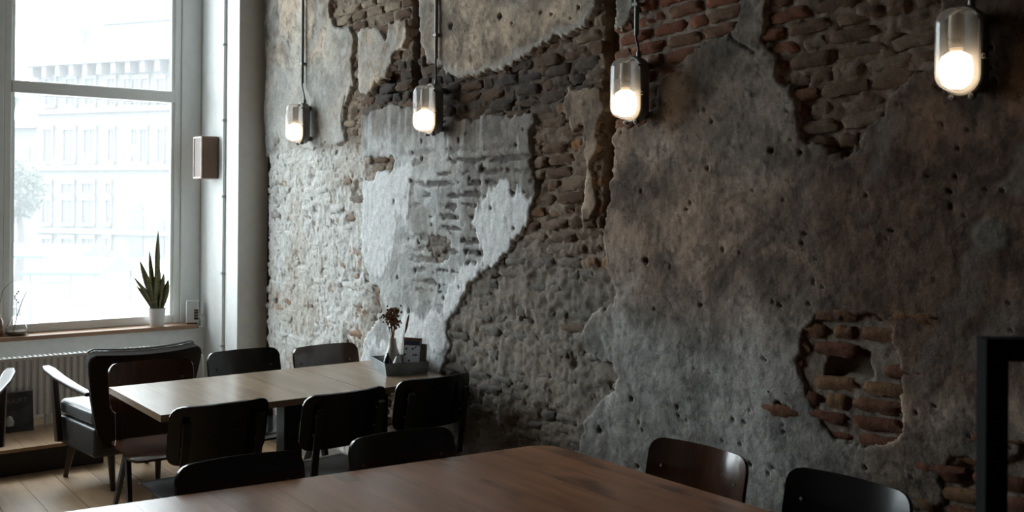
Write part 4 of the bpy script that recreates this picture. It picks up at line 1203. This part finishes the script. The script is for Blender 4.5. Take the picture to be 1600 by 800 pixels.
# gabled roof part at the right
g0, gz0 = fz(158, 28)[0], fz(200, 40)[1]
MB().box(fz(152, 60)[0], xr_, .5, 13, ztop, ztop+2.0).build('attic', stone, bd_o)
MB().prism([(fz(150, 40)[0], ztop+2.0), (xr_, ztop+2.0), (xr_, ztop+9), (fz(245, 0)[0], ztop+9)], .4, 13, lambda p, q, c: (p, c, q)).build('roof', roofm, bd_o)
# lower house at the left
lo_ = CAM + ray(30, VPY)*78
lb = empty('corner_house', (lo_.x, lo_.y, GZ), bang, label='lower pale house behind the tree across the street', cat='building')
zl = (CAM + ray(30, 193)*78).z - GZ
MB().box(-9, 4.5, 0, 10, 0, zl).build('wall', stone, lb)
MB().box(-9.3, 4.6, -.5, 0, zl-.4, zl+.2).build('cornice', stone2, lb)
for r_i, zz in enumerate((2.0, 5.6, 9.0)):
    for k in range(5):
        w_ = MB().box(-7.7+k*2.5, -6.4+k*2.5, -.05, 0, zz, zz+1.9).build('pane', shade, lb)
# tree
tp_ = CAM + ray(30, VPY)*42
tree = empty('street_tree', (tp_.x, tp_.y, GZ), label='leafy street tree across the road', cat='tree')
MB().tube([(0, 0, 0), (.1, 0, 1.8), (0, .1, 3.4)], [.22, .16, .08], 10).build('trunk', plain('bark', (.04, .037, .035), .9), tree, True)
tr_ = random.Random(9); mb = MB()
for k in range(1500):
    th = tr_.uniform(0, 6.28); ph = math.acos(tr_.uniform(-1, 1)); rr_ = tr_.uniform(.35, 1)**.5
    c = Vector((1.35*rr_*math.sin(ph)*math.cos(th)-.3, 1.35*rr_*math.sin(ph)*math.sin(th), 3.9+1.35*rr_*math.cos(ph)))
    a = Vector((tr_.gauss(0, 1), tr_.gauss(0, 1), tr_.gauss(0, 1))).normalized()*.10; b_ = a.orthogonal().normalized()*.07
    mb.add([c-a, c+b_, c+a, c-b_], [(0, 1, 2, 3)])
mb.build('foliage', plain('leaves', (.026, .032, .024), .8, var=.4), tree)
# blue covered boats / stalls
blue = plain('blue_tarpaulin', (.016, .040, .050), .7); wht = plain('white_side', (.09, .09, .09), .7)
def stall(u0, u1, vtop, vbot, dep, lab):
    a = CAM + ray(u0, vtop)*dep; b_ = CAM + ray(u1, vtop)*dep; zb = (CAM + ray((u0+u1)/2, vbot)*dep).z
    w_ = (b_-a).length; o = empty('market_stall', (a.x, a.y, GZ), math.atan2(b_.y-a.y, b_.x-a.x), label=lab, cat='stall', group='stalls with blue roofs in the street')
    h1 = a.z-GZ; h0 = zb-GZ
    MB().prism([(-.1, h0), (2.4, h0), (2.4, h0+.08), (1.15, h1+.25), (-.1, h0+.08)], -.1, w_+.1, lambda p, q, c: (c, p, q)).build('roof', blue, o)
    MB().box(0, w_, .2, 2.2, 0, max(.3, h0*.55)).build('counter', wht, o)
    for x_ in (.05, w_-.05):
        for y_ in (.0, 2.3): MB().box(x_-.04, x_+.04, y_-.04, y_+.04, 0, h0+.02).build('post', wht, o)
stall(5, 122, 396, 404, 30, 'market stall with a blue roof farther back in the street')
stall(42, 151, 421, 431, 24, 'market stall with a blue roof closer to the window')
# bunting outside the window
for u, v, lab in ((134, 45, 'pale green pennant hanging high outside the window'), (23, 150, 'pale green pennant hanging low outside the window')):
    p = ony(u, v, 8.3); w_ = .05; o = empty('pennant', p, R(35), label=lab, cat='pennant', group='pennants outside the window')
    h_ = .15
    MB().prism([(-w_, 0), (w_, -.01), (-.02, -h_)], -.002, .002, lambda a_, b_, c: (a_, c, b_)).build('cloth', plain('pennant_cloth', (.05, .06, .06), .8), o)
    MB().tube([(-1.5, 0, .06), (0, 0, .0), (1.5, 0, .09)], .003, 6).build('string', wht, o)
